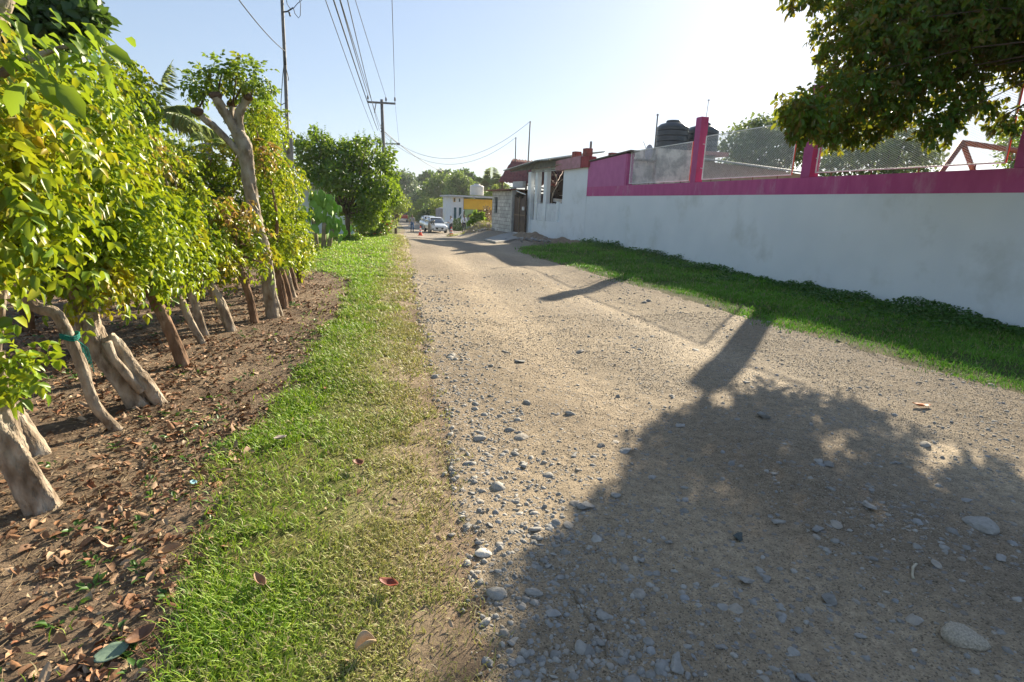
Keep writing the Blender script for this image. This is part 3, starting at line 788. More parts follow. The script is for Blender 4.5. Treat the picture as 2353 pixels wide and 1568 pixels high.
wt = thing('boundary_wall', (WX, 12, 0), 'long white boundary wall with a magenta band and pillars along the right of the road', 'wall')
stucco_plane('lower_wall', WHITE, wt, -7, 25.3, -.5, 2.15, WX, WX + .24, 160, 16)
bo = stucco_plane('painted_band', PINK, wt, -7, 25.3, 2.152, 2.56, WX - .006, WX + .24, 160, 5, .006, 9)
m = MB(); m.slab([(WX - .006, 21.6, 2.562), (WX - .006, 25.3, 2.562), (WX - .006, 25.3, 3.66), (WX - .006, 21.6, 3.80)], (.24, 0, 0))
m.build('end_wall', pmat('faded_pink_paint', (.56, .17, .36), (.50, .14, .31), 2.5, .8, .3, 24, .25), wt)
m = MB(); m.slab([(WX - .07, 21.2, 3.86), (WX - .07, 25.4, 3.68), (WX + .34, 25.4, 3.68), (WX + .34, 21.2, 3.86)], (0, 0, .05))
m.build('coping', pmat('old_coping', (.2, .17, .14), (.1, .085, .075), 9, .9, .6, 30), wt)
for y0, zt_ in ((16.86, 4.58), (12.04, 4.73), (7.16, 4.8)):
    m = MB(); h = .15 if y0 > 10 else .17
    vs_f = MB()
    m.box((WX + .12, y0, (2.562 + zt_) / 2), (.27, 2 * h, zt_ - 2.562))
    m.m[2] = 1                                                      # the side turned to the viewer is painted red
    m.build('pillar', [PILP, PILR], wt, bevel=.008)
m = MB(); m.box((WX + .12, 21.55, 3.17), (.27, .16, 1.21)); m.build('jamb', PILP, wt)

# expanded-metal panels between the pillars
MESHM = pmat('galvanised_mesh', (.80, .80, .77), (.62, .62, .60), 10, .5, .1, 60, .4)


def mesh_panel(y0, y1, z0, z1, label):
    x = WX + .10
    t = thing('mesh_panel', (x, (y0 + y1) / 2, z0), label, 'mesh panel', 'expanded metal panels on top of the boundary wall')
    f = MB(); s = .026
    f.box((x, (y0 + y1) / 2, z1 - s / 2), (s, y1 - y0, s)); f.box((x, (y0 + y1) / 2, z0 + s / 2), (s, y1 - y0, s))
    f.box((x, y0 + s / 2, (z0 + z1) / 2), (s, s, z1 - z0 - 2 * s)); f.box((x, y1 - s / 2, (z0 + z1) / 2), (s, s, z1 - z0 - 2 * s))
    f.build('frame', METALW, t, bevel=.004)
    e = MB(); e.box((x, y0 - .008, (z0 + z1) / 2), (s * .9, .014, z1 - z0 - .02)); e.build('edge_glow', ORANGE, t)  # light glowing along the panel edge, painted as an orange strip
    g = MB(); cw, ch, th = .080, .040, .0020
    Yn = int((y1 - y0) / cw) + 1; Zn = int((z1 - z0) / ch)
    for k in range(Zn * 2):
        zb = z0 + s + k * ch / 2
        if zb + ch / 2 > z1 - s: break
        for j in range(Yn):
            ya = y0 + s + (j + (.5 if k % 2 else 0)) * cw
            for sg in (-1, 1):
                yb = ya + sg * cw / 2
                if yb > y1 - s or yb < y0 + s or ya > y1 - s: continue
                g.add([(x - th * 1.3, ya, zb - th), (x + th * 1.3, ya, zb - th * .2), (x + th * 1.3, yb, zb + ch / 2 + th), (x - th * 1.3, yb, zb + ch / 2 + th * .2),
                       (x - th * 1.3, ya, zb + th), (x + th * 1.3, ya, zb + th * 1.8), (x + th * 1.3, yb, zb + ch / 2 + 3 * th), (x - th * 1.3, yb, zb + ch / 2 + th * 2.2)],
                      [(0, 1, 2, 3), (4, 7, 6, 5), (0, 4, 5, 1), (2, 6, 7, 3), (1, 5, 6, 2), (0, 3, 7, 4)])
    g.build('wire_mesh', MESHM, t)
    for q in np.linspace(y0 + .5, y1 - .5, 4): b = MB(); b.tube([(x, q, 2.555), (x, q, z0 + .01)], .012, 6); b.build('support', RUST, t)
    for z in (z0 + .35, z1 - .25): c = MB(); c.tube([(x, y1 - .01, z), (x + .02, y1 + .16, z + .02)], .012, 6); c.build('bracket', METALW, t)
    return t


mesh_panel(17.22, 21.42, 2.62, 3.88, 'far mesh panel with rough concrete behind it, left of the first pillar')
mesh_panel(12.62, 16.52, 2.64, 3.98, 'middle mesh panel between two magenta pillars with a tree behind it')
mesh_panel(7.55, 11.84, 2.66, 4.04, 'nearest mesh panel hung over by dark branches beside the right pillar')

# ---- white house at the end of the wall
W0, W1 = (11.2, 25.3), (10.4, 31.3)
wd = np.array([W1[0] - W0[0], W1[1] - W0[1], 0]); wl = np.linalg.norm(wd); wd /= wl
wn = np.array([wd[1], -wd[0], 0.0])                                   # away from the road


def hw(s, o, z): p = np.array([W0[0], W0[1], 0]) + wd * s + wn * o; return (p[0], p[1], z)


def hslab(m, s0, s1, z0, z1, o0, o1, mi=0, z0b=None, z1b=None):
    z0b = z0 if z0b is None else z0b; z1b = z1 if z1b is None else z1b
    m.slab([hw(s0, o0, z0), hw(s1, o0, z0b), hw(s1, o0, z1b), hw(s0, o0, z1)], wn * (o1 - o0), mi)


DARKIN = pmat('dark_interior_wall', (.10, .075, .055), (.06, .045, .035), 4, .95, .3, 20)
FIBRE = pmat('fibre_cement', (.34, .38, .36), (.24, .27, .26), 5, .85, .3, 30, stain=(.42, .36, .2), stain_scale=1.5)
ht = thing('white_house', hw(3, 0, 0), 'white house with picket panel porch and pink parapet past the end of the wall', 'house')
m = MB(); hslab(m, .02, 2.30, -.5, 3.55, 0, .2, z1b=3.42); m.build('front_wall', WHITE, ht)
m = MB(); hslab(m, 2.302, 6.05, -.5, .86, .01, .18); m.build('low_wall', WHITE, ht)
m = MB(); hslab(m, .5, 2.9, 3.44, 3.98, -.16, .30, z0b=3.40, z1b=3.86); m.build('parapet', pmat('pink_concrete', (.50, .26, .30), (.38, .2, .22), 4, .85, .4, 25, stain=(.3, .2, .18)), ht)
m = MB(); hslab(m, -.16, .498, 3.45, 3.93, -.13, .30); m.build('parapet_end', pmat('red_paint_parapet', (.36, .06, .07), (.26, .045, .05), 5, .8, .3, 25), ht)
REDB = pmat('red_block', (.30, .085, .07), (.2, .06, .05), 6, .85, .4, 25)
for s_, zb, zt_, w_ in ((.45, 3.98, 4.32, .34), (1.45, 3.95, 4.24, .34), (-1.25, 3.74, 4.04, .3), (-2.55, 3.80, 4.02, .3)):
    m = MB(); c = hw(s_, .18 if s_ > 0 else .45, (zb + zt_) / 2); m.box(c, (w_, w_, zt_ - zb), math.atan2(wd[1], wd[0])); m.build('block_stub', REDB, ht, bevel=.01)
m = MB(); c = hw(.75, .5, 4.25); m.tube([(c[0], c[1], 3.6), (c[0] + .01, c[1], 4.68)], [.06, .055], 10); m.build('roof_post', pmat('grey_post', (.28, .26, .25), (.17, .16, .15), 14), ht)
for i, (s0, s1, zb, zt_, o0) in enumerate(((5.55, 6.15, -.4, 3.42, -.10), (5.18, 5.52, .862, 3.50, .02), (4.12, 4.46, .862, 3.52, .02))):
    m = MB(); hslab(m, s0 + (.25 if i == 0 else 0), s1, zb, zt_, o0, o0 + .24); m.build('pillar', WHITE, ht, bevel=.01)
m = MB(); hslab(m, 2.75, 2.95, .862, 1.88, .03, .15); m.build('picket_post', WHITE, ht)
m = MB(); hslab(m, 2.303, 2.748, .862, 1.80, .10, .16); m.build('side_panel', WHITE, ht)
PIC = pmat('white_sheet', (.76, .79, .80), (.66, .69, .71), 4, .6, .1, 30, .4)
for s0, s1 in ((2.98, 4.10), (4.48, 5.16)):
    m = MB(); k = int((s1 - s0) / .145); w_ = (s1 - s0) / k
    for i in range(k):
        a = s0 + i * w_
        m.slab([hw(a + .006, .06, .87), hw(a + w_ - .006, .06, .87), hw(a + w_ - .006, .06, 1.70), hw(a + w_ / 2, .06, 1.80), hw(a + .006, .06, 1.70)], wn * .03)
    m.box(hw((s0 + s1) / 2, .105, 1.2), (.025, s1 - s0 - .02, .06), math.atan2(wd[1], wd[0]) - math.pi / 2); m.build('picket_panel', PIC, ht)
m = MB(); hslab(m, 2.31, 6.0, 3.50, 3.60, .0, .14, z0b=3.48, z1b=3.58); hslab(m, 2.31, 6.2, 3.40, 3.45, -.06, -.005); m.build('eave_beam', pmat('pale_beam', (.45, .46, .44), (.36, .37, .36), 6), ht)
# porch roof: sheet rising from the gate end
m = MB(); nn_ = 46
rows = []
for i in range(nn_ + 1):
    s_ = 2.7 + (8.7 - 2.7) * i / nn_; w_ = .022 * math.cos(i * math.pi)
    zz = np.interp(s_, [2.7, 4.4, 8.7], [3.93, 3.97, 3.62]) + w_
    rows.append([hw(s_, -.55, zz - .05), hw(s_, 2.6, zz + .55), hw(s_, 2.6, zz + .575), hw(s_, -.55, zz - .025)])
m.loft(rows); m.build('porch_roof', FIBRE, ht)
m = MB(); pl = [(2.92, 3.60), (8.5, 3.52), (8.5, 3.585), (4.4, 3.93), (2.92, 3.90)]; m.slab([hw(s_, -.16, z) for s_, z in pl], wn * .03); m.build('fascia', pmat('fascia_shade', (.17, .17, .15), (.10, .10, .09), 4, .85, .3, 25, stain=(.33, .27, .15), stain_scale=1.6), ht)  # fascia extended down, its dark colour standing in for shade between beam and roof
m = MB(); hslab(m, -1.5, 11, -.3, 4.0, 3.6, 3.8); hslab(m, 2.0, 2.2, -.3, 3.5, .21, 3.6); m.build('inner_wall', DARKIN, ht)
m = MB(); hslab(m, 2.2, 9, 2.3, 2.34, 3.5, 3.59); hslab(m, 2.35, 6.4, 1.72, 1.92, 1.6, 1.8, z0b=1.9, z1b=2.08); m.build('inner_rail', METALW, ht)
m = MB(); hslab(m, -1.2, 2.2, 3.28, 3.39, .25, 8.5); m.build('roof_slab', pmat('old_slab', (.3, .27, .24), (.2, .18, .16), 4), ht)
m = MB(); hslab(m, -3.6, -.2, .2, 3.2, 8.3, 8.5); hslab(m, 2.0, 2.2, 0, 3.25, 3.82, 8.5); m.build('back_wall', DARKIN, ht)

# bare vine trunk in front of the porch
V = pmat('vine_bark', (.42, .36, .29), (.28, .23, .18), 14, .85, .5, 40)
vt = thing('vine', hw(3.7, -.02, .9), 'bare twisting vine trunk rising through the white porch opening', 'vine')
P = lambda x, y, o=.4: tuple(onp(*z6(x, y), (W0[0] + wn[0] * o, W0[1] + wn[1] * o), (W1[0] + wn[0] * o, W1[1] + wn[1] * o)))
m = MB(); m.tube([P(1075, 860), P(1085, 745), P(1110, 670), P(1180, 540), P(1150, 450), P(1110, 350), P(1100, 290, .1), P(1150, 260, -.2), P(1225, 243, -.25)], [.03, .03, .033, .034, .03, .03, .03, .026, .016], 8, lump=.12); m.build('trunk', V, vt, True)
m = MB(); m.tube([P(1180, 540), P(1215, 500), P(1250, 478)], [.024, .02, .014], 7, lump=.1); m.tube([P(1170, 560), P(1090, 500), P(1020, 410)], [.010, .008, .006], 6); m.build('branch', V, vt, True)

# ---- gate and block house
B0, B1 = (10.0, 31.3), (9.5, 36.1)
bd = np.array([B1[0] - B0[0], B1[1] - B0[1], 0]); bd /= np.linalg.norm(bd); bn = np.array([bd[1], -bd[0], 0.0])
def hb(s, o, z): p = np.array([B0[0], B0[1], 0]) + bd * s + bn * o; return (p[0], p[1], z)
def bslab(m, s0, s1, z0, z1, o0, o1, mi=0, z0b=None, z1b=None):
    z0b = z0 if z0b is None else z0b; z1b = z1 if z1b is None else z1b
    m.slab([hb(s0, o0, z0), hb(s1, o0, z0b), hb(s1, o0, z1b), hb(s0, o0, z1)], bn * (o1 - o0), mi)


gt = thing('gate', hb(.75, .1, 0), 'dark brown sheet metal double gate with pale bars between white pillar and block house', 'gate')
GATE = pmat('brown_sheet', (.085, .05, .035), (.05, .03, .025), 3, .6, .2, 30, .4)
m = MB(); top = []
for i in range(13):
    s_ = -.18 + 1.6 * i / 12; top.append((s_, 2.2 - .22 * math.sin(math.pi * i / 12)))
m.slab([hb(-.18, .10, .10)] + [hb(s_, .10, z) for s_, z in top] + [hb(1.42, .10, .10)], bn * .03); m.build('door_sheet', GATE, gt)
m = MB(); m.box(hb(.62, .075, 1.1), (.05, .05, 2.05), math.atan2(bd[1], bd[0])); bslab(m, -.16, 1.4, 1.05, 1.1, .06, .098); m.build('bar', pmat('tan_bar', (.3, .22, .16), (.2, .15, .1), 10), gt)
m = MB(); bslab(m, -.2, 1.42, .0, .07, .05, .16); m.build('threshold', METALW, gt)
m = MB(); m.tube([hb(-.18, .06, 2.22), hb(.4, .06, 2.30), hb(1.1, .06, 2.42)], .03, 8); m.build('top_rail', METALW, gt)
m = MB(); m.box(hb(-.02, .03, 1.45), (.1, .14, .2)); m.build('lock_box', METALW, gt)

bt = thing('block_house', hb(3.2, .2, 0), 'small bare concrete block house with slit window beside the dark gate', 'house')


def block_mat():
    m, nt, N, Lk = new_mat('whitewashed_block'); out = N.new('ShaderNodeOutputMaterial'); b = N.new('ShaderNodeBsdfPrincipled'); b.inputs['Roughness'].default_value = .92
    tc = N.new('ShaderNodeTexCoord'); mp = N.new('ShaderNodeMapping'); mp.inputs['Rotation'].default_value = (R(90), 0, R(-90 + 6)); Lk.new(tc.outputs['Object'], mp.inputs[0])
    br = N.new('ShaderNodeTexBrick'); br.inputs['Scale'].default_value = 1; br.inputs['Brick Width'].default_value = .42; br.inputs['Row Height'].default_value = .215; br.inputs['Mortar Size'].default_value = .016
    br.inputs['Color1'].default_value = (.56, .56, .53, 1); br.inputs['Color2'].default_value = (.42, .42, .40, 1); br.inputs['Mortar'].default_value = (.27, .26, .25, 1)
    sx = N.new('ShaderNodeSeparateXYZ'); cx_ = N.new('ShaderNodeCombineXYZ'); Lk.new(tc.outputs['Object'], sx.inputs[0]); Lk.new(sx.outputs[1], cx_.inputs[0]); Lk.new(sx.outputs[2], cx_.inputs[1]); Lk.new(cx_.outputs[0], br.inputs['Vector'])
    n = N.new('ShaderNodeTexNoise'); n.inputs['Scale'].default_value = 3; n.inputs['Detail'].default_value = 7; Lk.new(tc.outputs['Object'], n.inputs[0])
    mr = N.new('ShaderNodeMapRange'); mr.inputs[1].default_value = .3; mr.inputs[2].default_value = .7; mr.inputs[3].default_value = .7; mr.inputs[4].default_value = 1.2; Lk.new(n.outputs[0], mr.inputs[0])
    mx = N.new('ShaderNodeMix'); mx.data_type = 'RGBA'; mx.blend_type = 'MULTIPLY'; mx.inputs[0].default_value = 1; Lk.new(br.outputs[0], mx.inputs[6]); Lk.new(mr.outputs[0], mx.inputs[7]); Lk.new(mx.outputs[2], b.inputs[0])
    bp = N.new('ShaderNodeBump'); bp.inputs['Strength'].default_value = .7; bp.inputs['Distance'].default_value = .02; bp.invert = True; Lk.new(br.outputs['Fac'], bp.inputs['Height']); Lk.new(bp.outputs[0], b.inputs['Normal'])
    Lk.new(b.outputs[0], out.inputs[0]); return m


BLOCK = block_mat()
m = MB()
bslab(m, 1.66, 3.9, -.7, 2.42, 0, .18); bslab(m, 4.42, 4.83, -.7, 2.42, 0, .18); bslab(m, 3.902, 4.418, -.7, 1.10, 0, .18); bslab(m, 3.902, 4.418, 2.06, 2.42, 0, .18)
bslab(m, 4.65, 4.83, -.7, 2.42, .182, 4.0); m.build('block_wall', BLOCK, bt)
m = MB(); bslab(m, 3.9, 4.42, 1.10, 2.06, .10, .13); m.build('window', pmat('dark_glass', (.05, .06, .065), (.03, .035, .04), 3, .2, 0), bt)
m = MB(); bslab(m, 1.44, 1.655, -.5, 2.62, -.05, .2); m.build('gate_pillar', pmat('grey_plaster', (.50, .49, .46), (.36, .35, .33), 4, .9, .4, 25), bt)
m = MB(); bslab(m, 1.5, 3.0, 2.62, 3.0, .6, .8); m.build('upper_block', pmat('pale_plaster', (.62, .62, .62), (.52, .52, .52), 4), bt)
m = MB(); bslab(m, 1.3, 5.2, 2.46, 2.53, -.35, 2.5, z0b=2.43, z1b=2.50); m.build('eave', pmat('rusty_sheet', (.27, .12, .08), (.15, .08, .06), 6, .8, .4, 30), bt)
# red corrugated roof over gate yard
REDROOF = pmat('red_corrugated', (.26, .065, .05), (.15, .04, .035), 5, .7, .3, 25, .3)
rt = thing('corrugated_roof', (12.5, 33, 3), 'dark red corrugated tile lean to roof rising behind the gate', 'roof')
_op = lambda zx, zy, o: onp(*z6(zx, zy), (W0[0] + wn[0] * o, W0[1] + wn[1] * o), (W1[0] + wn[0] * o, W1[1] + wn[1] * o))
A_ = _op(285, 505, .75); B_ = _op(510, 165, 3.2); C_ = _op(900, 203, 3.2); D_ = _op(690, 535, .75)
C_ = B_ + (C_ - B_) * 1.9; D_ = A_ + (D_ - A_) * 1.0; D_ = A_ + (D_ - A_) / np.linalg.norm(D_ - A_) * np.linalg.norm(C_ - B_)
m = MB(); rows = []; nr = 64
upn = np.cross(D_ - A_, B_ - A_); upn /= np.linalg.norm(upn); upn *= np.sign(upn[2])
for i in range(nr + 1):
    q = i / nr; k = []
    for j in range(9):
        p = A_ + (D_ - A_) * q + (B_ - A_) * (j / 8) + (C_ - B_ - D_ + A_) * q * j / 8
        k.append(p + upn * (.055 * math.cos(i * math.pi / 2) + (.02 if j % 2 else -.02)))
    rows.append(k + [p_ - upn * .03 for p_ in k[::-1]])
m.loft(rows); m.build('roof_sheet', REDROOF, rt)
m = MB(); m.tube([A_ - upn * .02, B_ - upn * .02], .06, 4); m.build('rake_board', pmat('grey_board', (.5, .48, .45), (.4, .38, .36), 5), rt)
m = MB()
for q in (.06, .52, .95):
    p = A_ + (D_ - A_) * q + (B_ - A_) * .04; m.tube([(p[0], p[1], -.4), (p[0], p[1], p[2] - .1)], .06, 8)
m.build('post', DARKIN, rt)
m = MB()
for j in (.1, .4, .7): m.tube([A_ + (B_ - A_) * j - upn * .11, A_ + (B_ - A_) * j + (C_ - B_) - upn * .11], .045, 4)
m.build('purlin', DARKIN, rt)

# driveway ramp, dirt heap, rubble
m = MB()
rp = [gnd(*z6(60, 1352), .03), gnd(*z6(300, 1292), .06), gnd(*z6(480, 1272), .08), gnd(*z6(660, 1335), .08), gnd(*z6(420, 1385), .06), gnd(*z6(235, 1422), .02)]
m.slab([(p[0], p[1], g1(p[0], p[1]) + .10) for p in rp], (0, 0, -.4)); o = m.build('driveway', pmat('ramp_concrete', (.36, .345, .32), (.27, .26, .24), 5, .9, .5, 30), None, bevel=.02); tag(o, kind='structure')


def mound(name, label, cat, c, rad, h, mat, seed, kind=None):
    n_ = 40; vs = []
    for i in range(n_):
        for j in range(n_):
            a, b = (i / (n_ - 1) - .5) * 2, (j / (n_ - 1) - .5) * 2; x, y = c[0] + a * rad[0], c[1] + b * rad[1]
            q = max(0, 1 - a * a - b * b) ** .8
            z = g1(x, y) + h * q * (1 + 1.1 * float(fbm(np.array([x]), np.array([y]), .7, 3, seed)[0])) - .04
            vs.append((x, y, z))
    me = bpy.data.meshes.new(name); me.from_pydata(vs, [], [(i * n_ + j, (i + 1) * n_ + j, (i + 1) * n_ + j + 1, i * n_ + j + 1) for i in range(n_ - 1) for j in range(n_ - 1)])
    me.materials.append(mat); me.polygons.foreach_set('use_smooth', [True] * len(me.polygons)); o = link_mesh(name, me)
    return tag(o, label, cat, None, kind)


EARTH = pmat('heap_earth', (.30, .23, .16), (.2, .15, .105), 6, .95, .9, 28, bdist=.04)
mound('dirt_heap', 'brown heap of loose dirt in front of the white porch wall', 'dirt heap', (9.25, 27.3), (1.0, 2.6), .30, EARTH, 5)
mound('dirt_heap', 'low long dirt heap running from the white house corner to the verge', 'dirt heap', (9.9, 24.6), (.85, 1.6), .22, EARTH, 8)
mound('dirt_heap', 'grassy earth bank below the block house corner', 'dirt heap', (10.0, 39.2), (1.5, 3.6), .55, EARTH, 15)
RUB = rmat('rubble_stone', [(.34, .33, .31), (.26, .25, .24), (.42, .4, .37)], .9)
pts = [(9.0 + rng.normal() * .5, 25.9 + rng.normal() * .7) for _ in range(70)] + [(9.1 + rng.normal() * .35, 36.8 + rng.normal() * .7) for _ in range(60)]
pts = np.array(pts); tv, tf = ico(1, .3, 77, .7, True)
o = scatter('rubble', tv, tf, np.stack([pts[:, 0], pts[:, 1], gz(pts[:, 0], pts[:, 1]) + .10], -1), zrot(len(pts), .5), rng.uniform(.04, .14, len(pts)), RUB); tag(o, 'broken concrete rubble beside the dirt heap and block house', 'rubble', kind='stuff')

# antenna / service masts with wires
MAST = pmat('mast_steel', (.20, .19, .18), (.12, .11, .11), 12, .6, .1, 40, .4)


def mast(label, u, v0, v1, y, r_=.035):
    a = at(u[0], v0, y); b = at(u[1], v1, y); m = MB(); m.tube([b, a], r_, 8); m.tube([a - np.array([.06, 0, .05]), a + np.array([.06, 0, -.04])], .018, 6)
    o = m.build('service_mast', MAST, None, True); tag(o, label, 'mast', 'service masts over the roofs'); return a


ma = mast('shorter thin mast above the red corrugated roof', (1185.5, 1184), 316, 372, 37)
mb = mast('taller thin mast above the red corrugated roof', (1218.5, 1212), 279, 400, 34, .04)

# ---- rough concrete building with water tanks behind the wall
ROUGH = pmat('rough_concrete', (.80, .74, .64), (.34, .31, .26), 1.8, .95, .9, 14, .15, stain=(.15, .135, .115), stain_scale=1.7, bdist=.05, lo=.42, hi=.58)
ct = thing('concrete_building', (15, 24, 0), 'unplastered rough concrete building seen through the far mesh panel', 'building')
def wp(u, v, y=24.0): p = at(u, v, y); return p
yA = 23.2
p0 = at(1440, 368, yA); p1 = at(1503, 368, yA); p2 = at(1505, 341, yA); p3 = at(1640, 332, yA)
m = MB(); m.box(((11.7 + p1[0]) / 2, yA + 2, p0[2] / 2), (p1[0] - 11.7, 4, p0[2])); m.build('low_block', ROUGH, ct)
m = MB(); m.box(((p1[0] + p3[0]) / 2 + .02, yA + 1.9, p2[2] / 2), (p3[0] - p1[0], 4.2, p2[2])); m.build('tall_block', ROUGH, ct)
q0 = at(1618, 352, yA - .3); q1 = at(1664, 360, yA - .3)
m = MB(); m.box(((q0[0] + q1[0]) / 2, yA + .4, q0[2]), (q1[0] - q0[0] + .3, 1.6, .16)); m.build('ledge', pmat('pink_ledge', (.5, .25, .22), (.4, .2, .18), 5), ct)
m = MB(); q0 = at(1462, 356, yA); m.box(((q0[0] + p1[0]) / 2, yA + .5, p0[2] + .04), (p1[0] - q0[0], 1.4, .07)); m.build('roof_edge', pmat('old_coping_b', (.25, .2, .16), (.16, .13, .1), 6), ct)
TANK = pmat('black_plastic', (.035, .045, .055), (.025, .033, .04), 3, .4, .05, 30, .5, stain=(.07, .08, .09))


def tank(label, uc, vt, vb, hwpx, y, mat, group):
    a = at(uc, vb, y); t_ = at(uc, vt, y); e = at(uc + hwpx, vb, y)
    r_ = abs(e[0] - a[0]) * .86; h = t_[2] - a[2]; ty = y
    o = thing('water_tank', (a[0], ty, a[2]), label, 'water tank', group)
    pr = [(r_ * .97, 0), (r_, h * .03)]
    for k in range(1, 9):
        z = h * (.04 + .72 * k / 8); pr += [(r_, z - h * .035), (r_ * (.955 if k % 2 else 1), z - h * .015), (r_, z)]
    pr += [(r_ * .98, h * .78), (r_ * .8, h * .87), (r_ * .45, h * .92)]
    m = MB(); m.lathe(pr, (a[0], ty, a[2]), 36); m.build('tank_body', mat, o, True, angle=35)
    m = MB(); m.lathe([(r_ * .46, h * .9), (r_ * .46, h * .97), (r_ * .42, h), (r_ * .1, h * 1.01)], (a[0], ty, a[2]), 28); m.build('lid', mat, o, True, angle=35)
    return a, r_, h


tank('black water tank on rough concrete, wholly in view left of the first pillar', 1541, 277, 348, 36, 24.4, TANK, 'black water tanks behind the wall')
tank('black water tank half hidden behind the first magenta pillar', 1608, 283, 362, 36, 24.6, TANK, 'black water tanks behind the wall')
mast('thin mast standing beside the black water tank', (1511.5, 1504), 262, 345, 23.0, .03)
mast('thin whip rising behind the first magenta pillar', (1629, 1618), 228, 300, 23.0, .012)
# satellite dish
dc = at(1488, 350, 23.0); o = thing('satellite_dish', (dc[0], dc[1], dc[2]), 'small grey satellite dish beside the black tank', 'satellite dish')
m = MB(); rr = []
for k in range(5): rr.append([(dc[0] + .10 * (k / 4) ** 2 * 1.2 - .05, dc[1] + .32 * k / 4 * math.cos(q), dc[2] + .32 * k / 4 * math.sin(q)) for q in np.linspace(0, 2 * math.pi, 20, endpoint=False)])
m.loft(rr + [[(p[0] - .015, p[1], p[2]) for p in rr[4]]], cap=False); m.build('dish', pmat('dish_grey', (.4, .42, .45), (.33, .35, .38), 5), o, True)
m = MB(); m.tube([(dc[0] - .02, dc[1], dc[2]), (dc[0] - .2, dc[1], dc[2] + .35), (dc[0] - .26, dc[1], dc[2] + .42)], .012, 6); m.tube([(dc[0], dc[1], dc[2]), (dc[0] + .05, dc[1], dc[2] - .45)], .02, 6); m.build('feed_arm', MAST, o)

# long shed roof seen through the middle panel
sh = thing('shed', (18, 20, 0), 'long low shed with grey sheet roof behind the middle mesh panel', 'shed')
a = at(1612, 366, 21.5); b = at(1850, 398, 17.5)
m = MB(); m.slab([(a[0], a[1], a[2]), (b[0], b[1], b[2] - .02), (b[0] + 2.2, b[1] + 2.6, b[2] + .25), (a[0] + 2.2, a[1] + 2.6, a[2] + .25)], (0, 0, .06)); m.build('roof', FIBRE, sh)
m = MB(); m.slab([(a[0] + .3, a[1] + .3, 0), (b[0] + .3, b[1] + .3, 0), (b[0] + .3, b[1] + .3, b[2] - .03), (a[0] + .3, a[1] + .3, a[2] - .03)], (.15, .15, 0)); m.build('wall', pmat('ochre_wall', (.38, .31, .22), (.3, .24, .17), 4), sh)

# swing set behind the near panel
sw = thing('swing_set', (14.8, 11, 0), 'red swing set with sloping legs seen behind the nearest mesh panel', 'swing set')
SWM = pmat('red_swing_steel', (.36, .11, .065), (.24, .075, .05), 8, .6, .15, 40, .4)
ap = at(2212, 328, 11); l1 = at(2166, 392, 11.0); l2 = at(2236, 392, 11.0); en = at(2352, 349, 10.6)
def ext(p, q, z=0.0): k = (p[2] - z) / (p[2] - q[2]); return p + (q - p) * k
m = MB(); m.tube([ap, ap + (en - ap) * 1.9], .065, 10); m.build('top_bar', SWM, sw, True)
for base in (ap, ap + (en - ap) * 1.88):
    for q in (l1, l2):
        e = ext(base, base + (q - ap), 0.02); m = MB(); m.tube([base, e], .062, 10); m.build('leg', SWM, sw, True)
for k in (.45, .85):
    p = ap + (en - ap) * 1.9 * k; m = MB()
    for i in range(26):
        c = p - np.array([0, 0, .12 + i * .075]); m.tube([c + np.array([.018, 0, .03]), c + np.array([.018, 0, -.03]), c + np.array([-.018, 0, -.03]), c + np.array([-.018, 0, .03])], .006, 5)
    m.build('chain', MAST, sw)
    m = MB(); th = np.linspace(0, 2 * math.pi, 15); m.tube([p + np.array([.1 * math.sin(t_), 0, -.14 + .1 * math.cos(t_)]) for t_ in th], .014, 6); m.build('ring', SWM, sw, True)
    m = MB(); m.box(p - np.array([0, 0, 2.1]), (.45, .2, .04)); m.build('seat', MAST, sw, bevel=.01)

# ---- pole with conduit on the left
WOODP = pmat('concrete_pole', (.36, .34, .31), (.26, .245, .225), 6, .9, .4, 30)
po = thing('service_post', (-1.38, 20, 0), 'square concrete post carrying a tall thin steel pipe with cable loops', 'pole')
a = at(660, 308, 20); b = at(671, 470, 20)
m = MB(); m.box((a[0], 20, (a[2] - .3) / 2), (.27, .27, a[2] + .3), .25); m.build('post', WOODP, po, bevel=.015)
t_ = at(648, 0, 20); m = MB(); m.tube([(a[0] + .02, 19.8, a[2] - .6), (a[0] + .02, 19.85, a[2]), tuple(at(655, 150, 19.85)), tuple(at(648, 0, 19.85)), tuple(at(643, -110, 19.85))], [.055, .055, .05, .045, .04], 10); m.build('pipe', MAST, po, True)
CAB = pmat('cable_black', (.06, .065, .07), (.045, .05, .055), 3, .6, 0)
m = MB()
m.tube([at(650, 28, 19.8), at(660, 27, 19.8), at(668, 22, 19.8), at(674, 18, 19.8)], .022, 6)
m.tube([at(674, 18, 19.8), at(678, 32, 19.8), at(686, 42, 19.8), at(690, 36, 19.8), at(691, 10, 19.8), at(688, 0, 19.8)], .010, 6)
m.tube([at(668, 22, 19.8), at(660, 10, 19.8), at(656, -10, 19.8)], .010, 6); m.tube([at(674, 20, 19.8), at(684, 8, 19.8), at(692, 2, 19.8), at(700, -14, 19.8)], .010, 6)
m.tube([at(664, 28, 19.8), at(666, 34, 19.8), at(667, 38, 19.8)], .025, 6); m.build('cable_loop', CAB, po, True)
m = MB(); m.tube([at(655, 128, 19.8), at(650, 170, 19.8), at(646, 230, 19.8), at(645, 290, 19.8)], .011, 6); m.tube([at(646, 242, 19.8), at(655, 237, 19.8)], .012, 6); m.tube([at(638, 270, 19.8), at(648, 290, 19.8), at(657, 308, 19.8)], .014, 6); m.tube([at(658, 160, 19.8), at(663, 180, 19.8), at(662, 186, 19.8)], .011, 6)
m.tube([at(655, 118, 19.8), at(656, 150, 19.8)], .03, 6); m.build('side_wire', CAB, po, True)

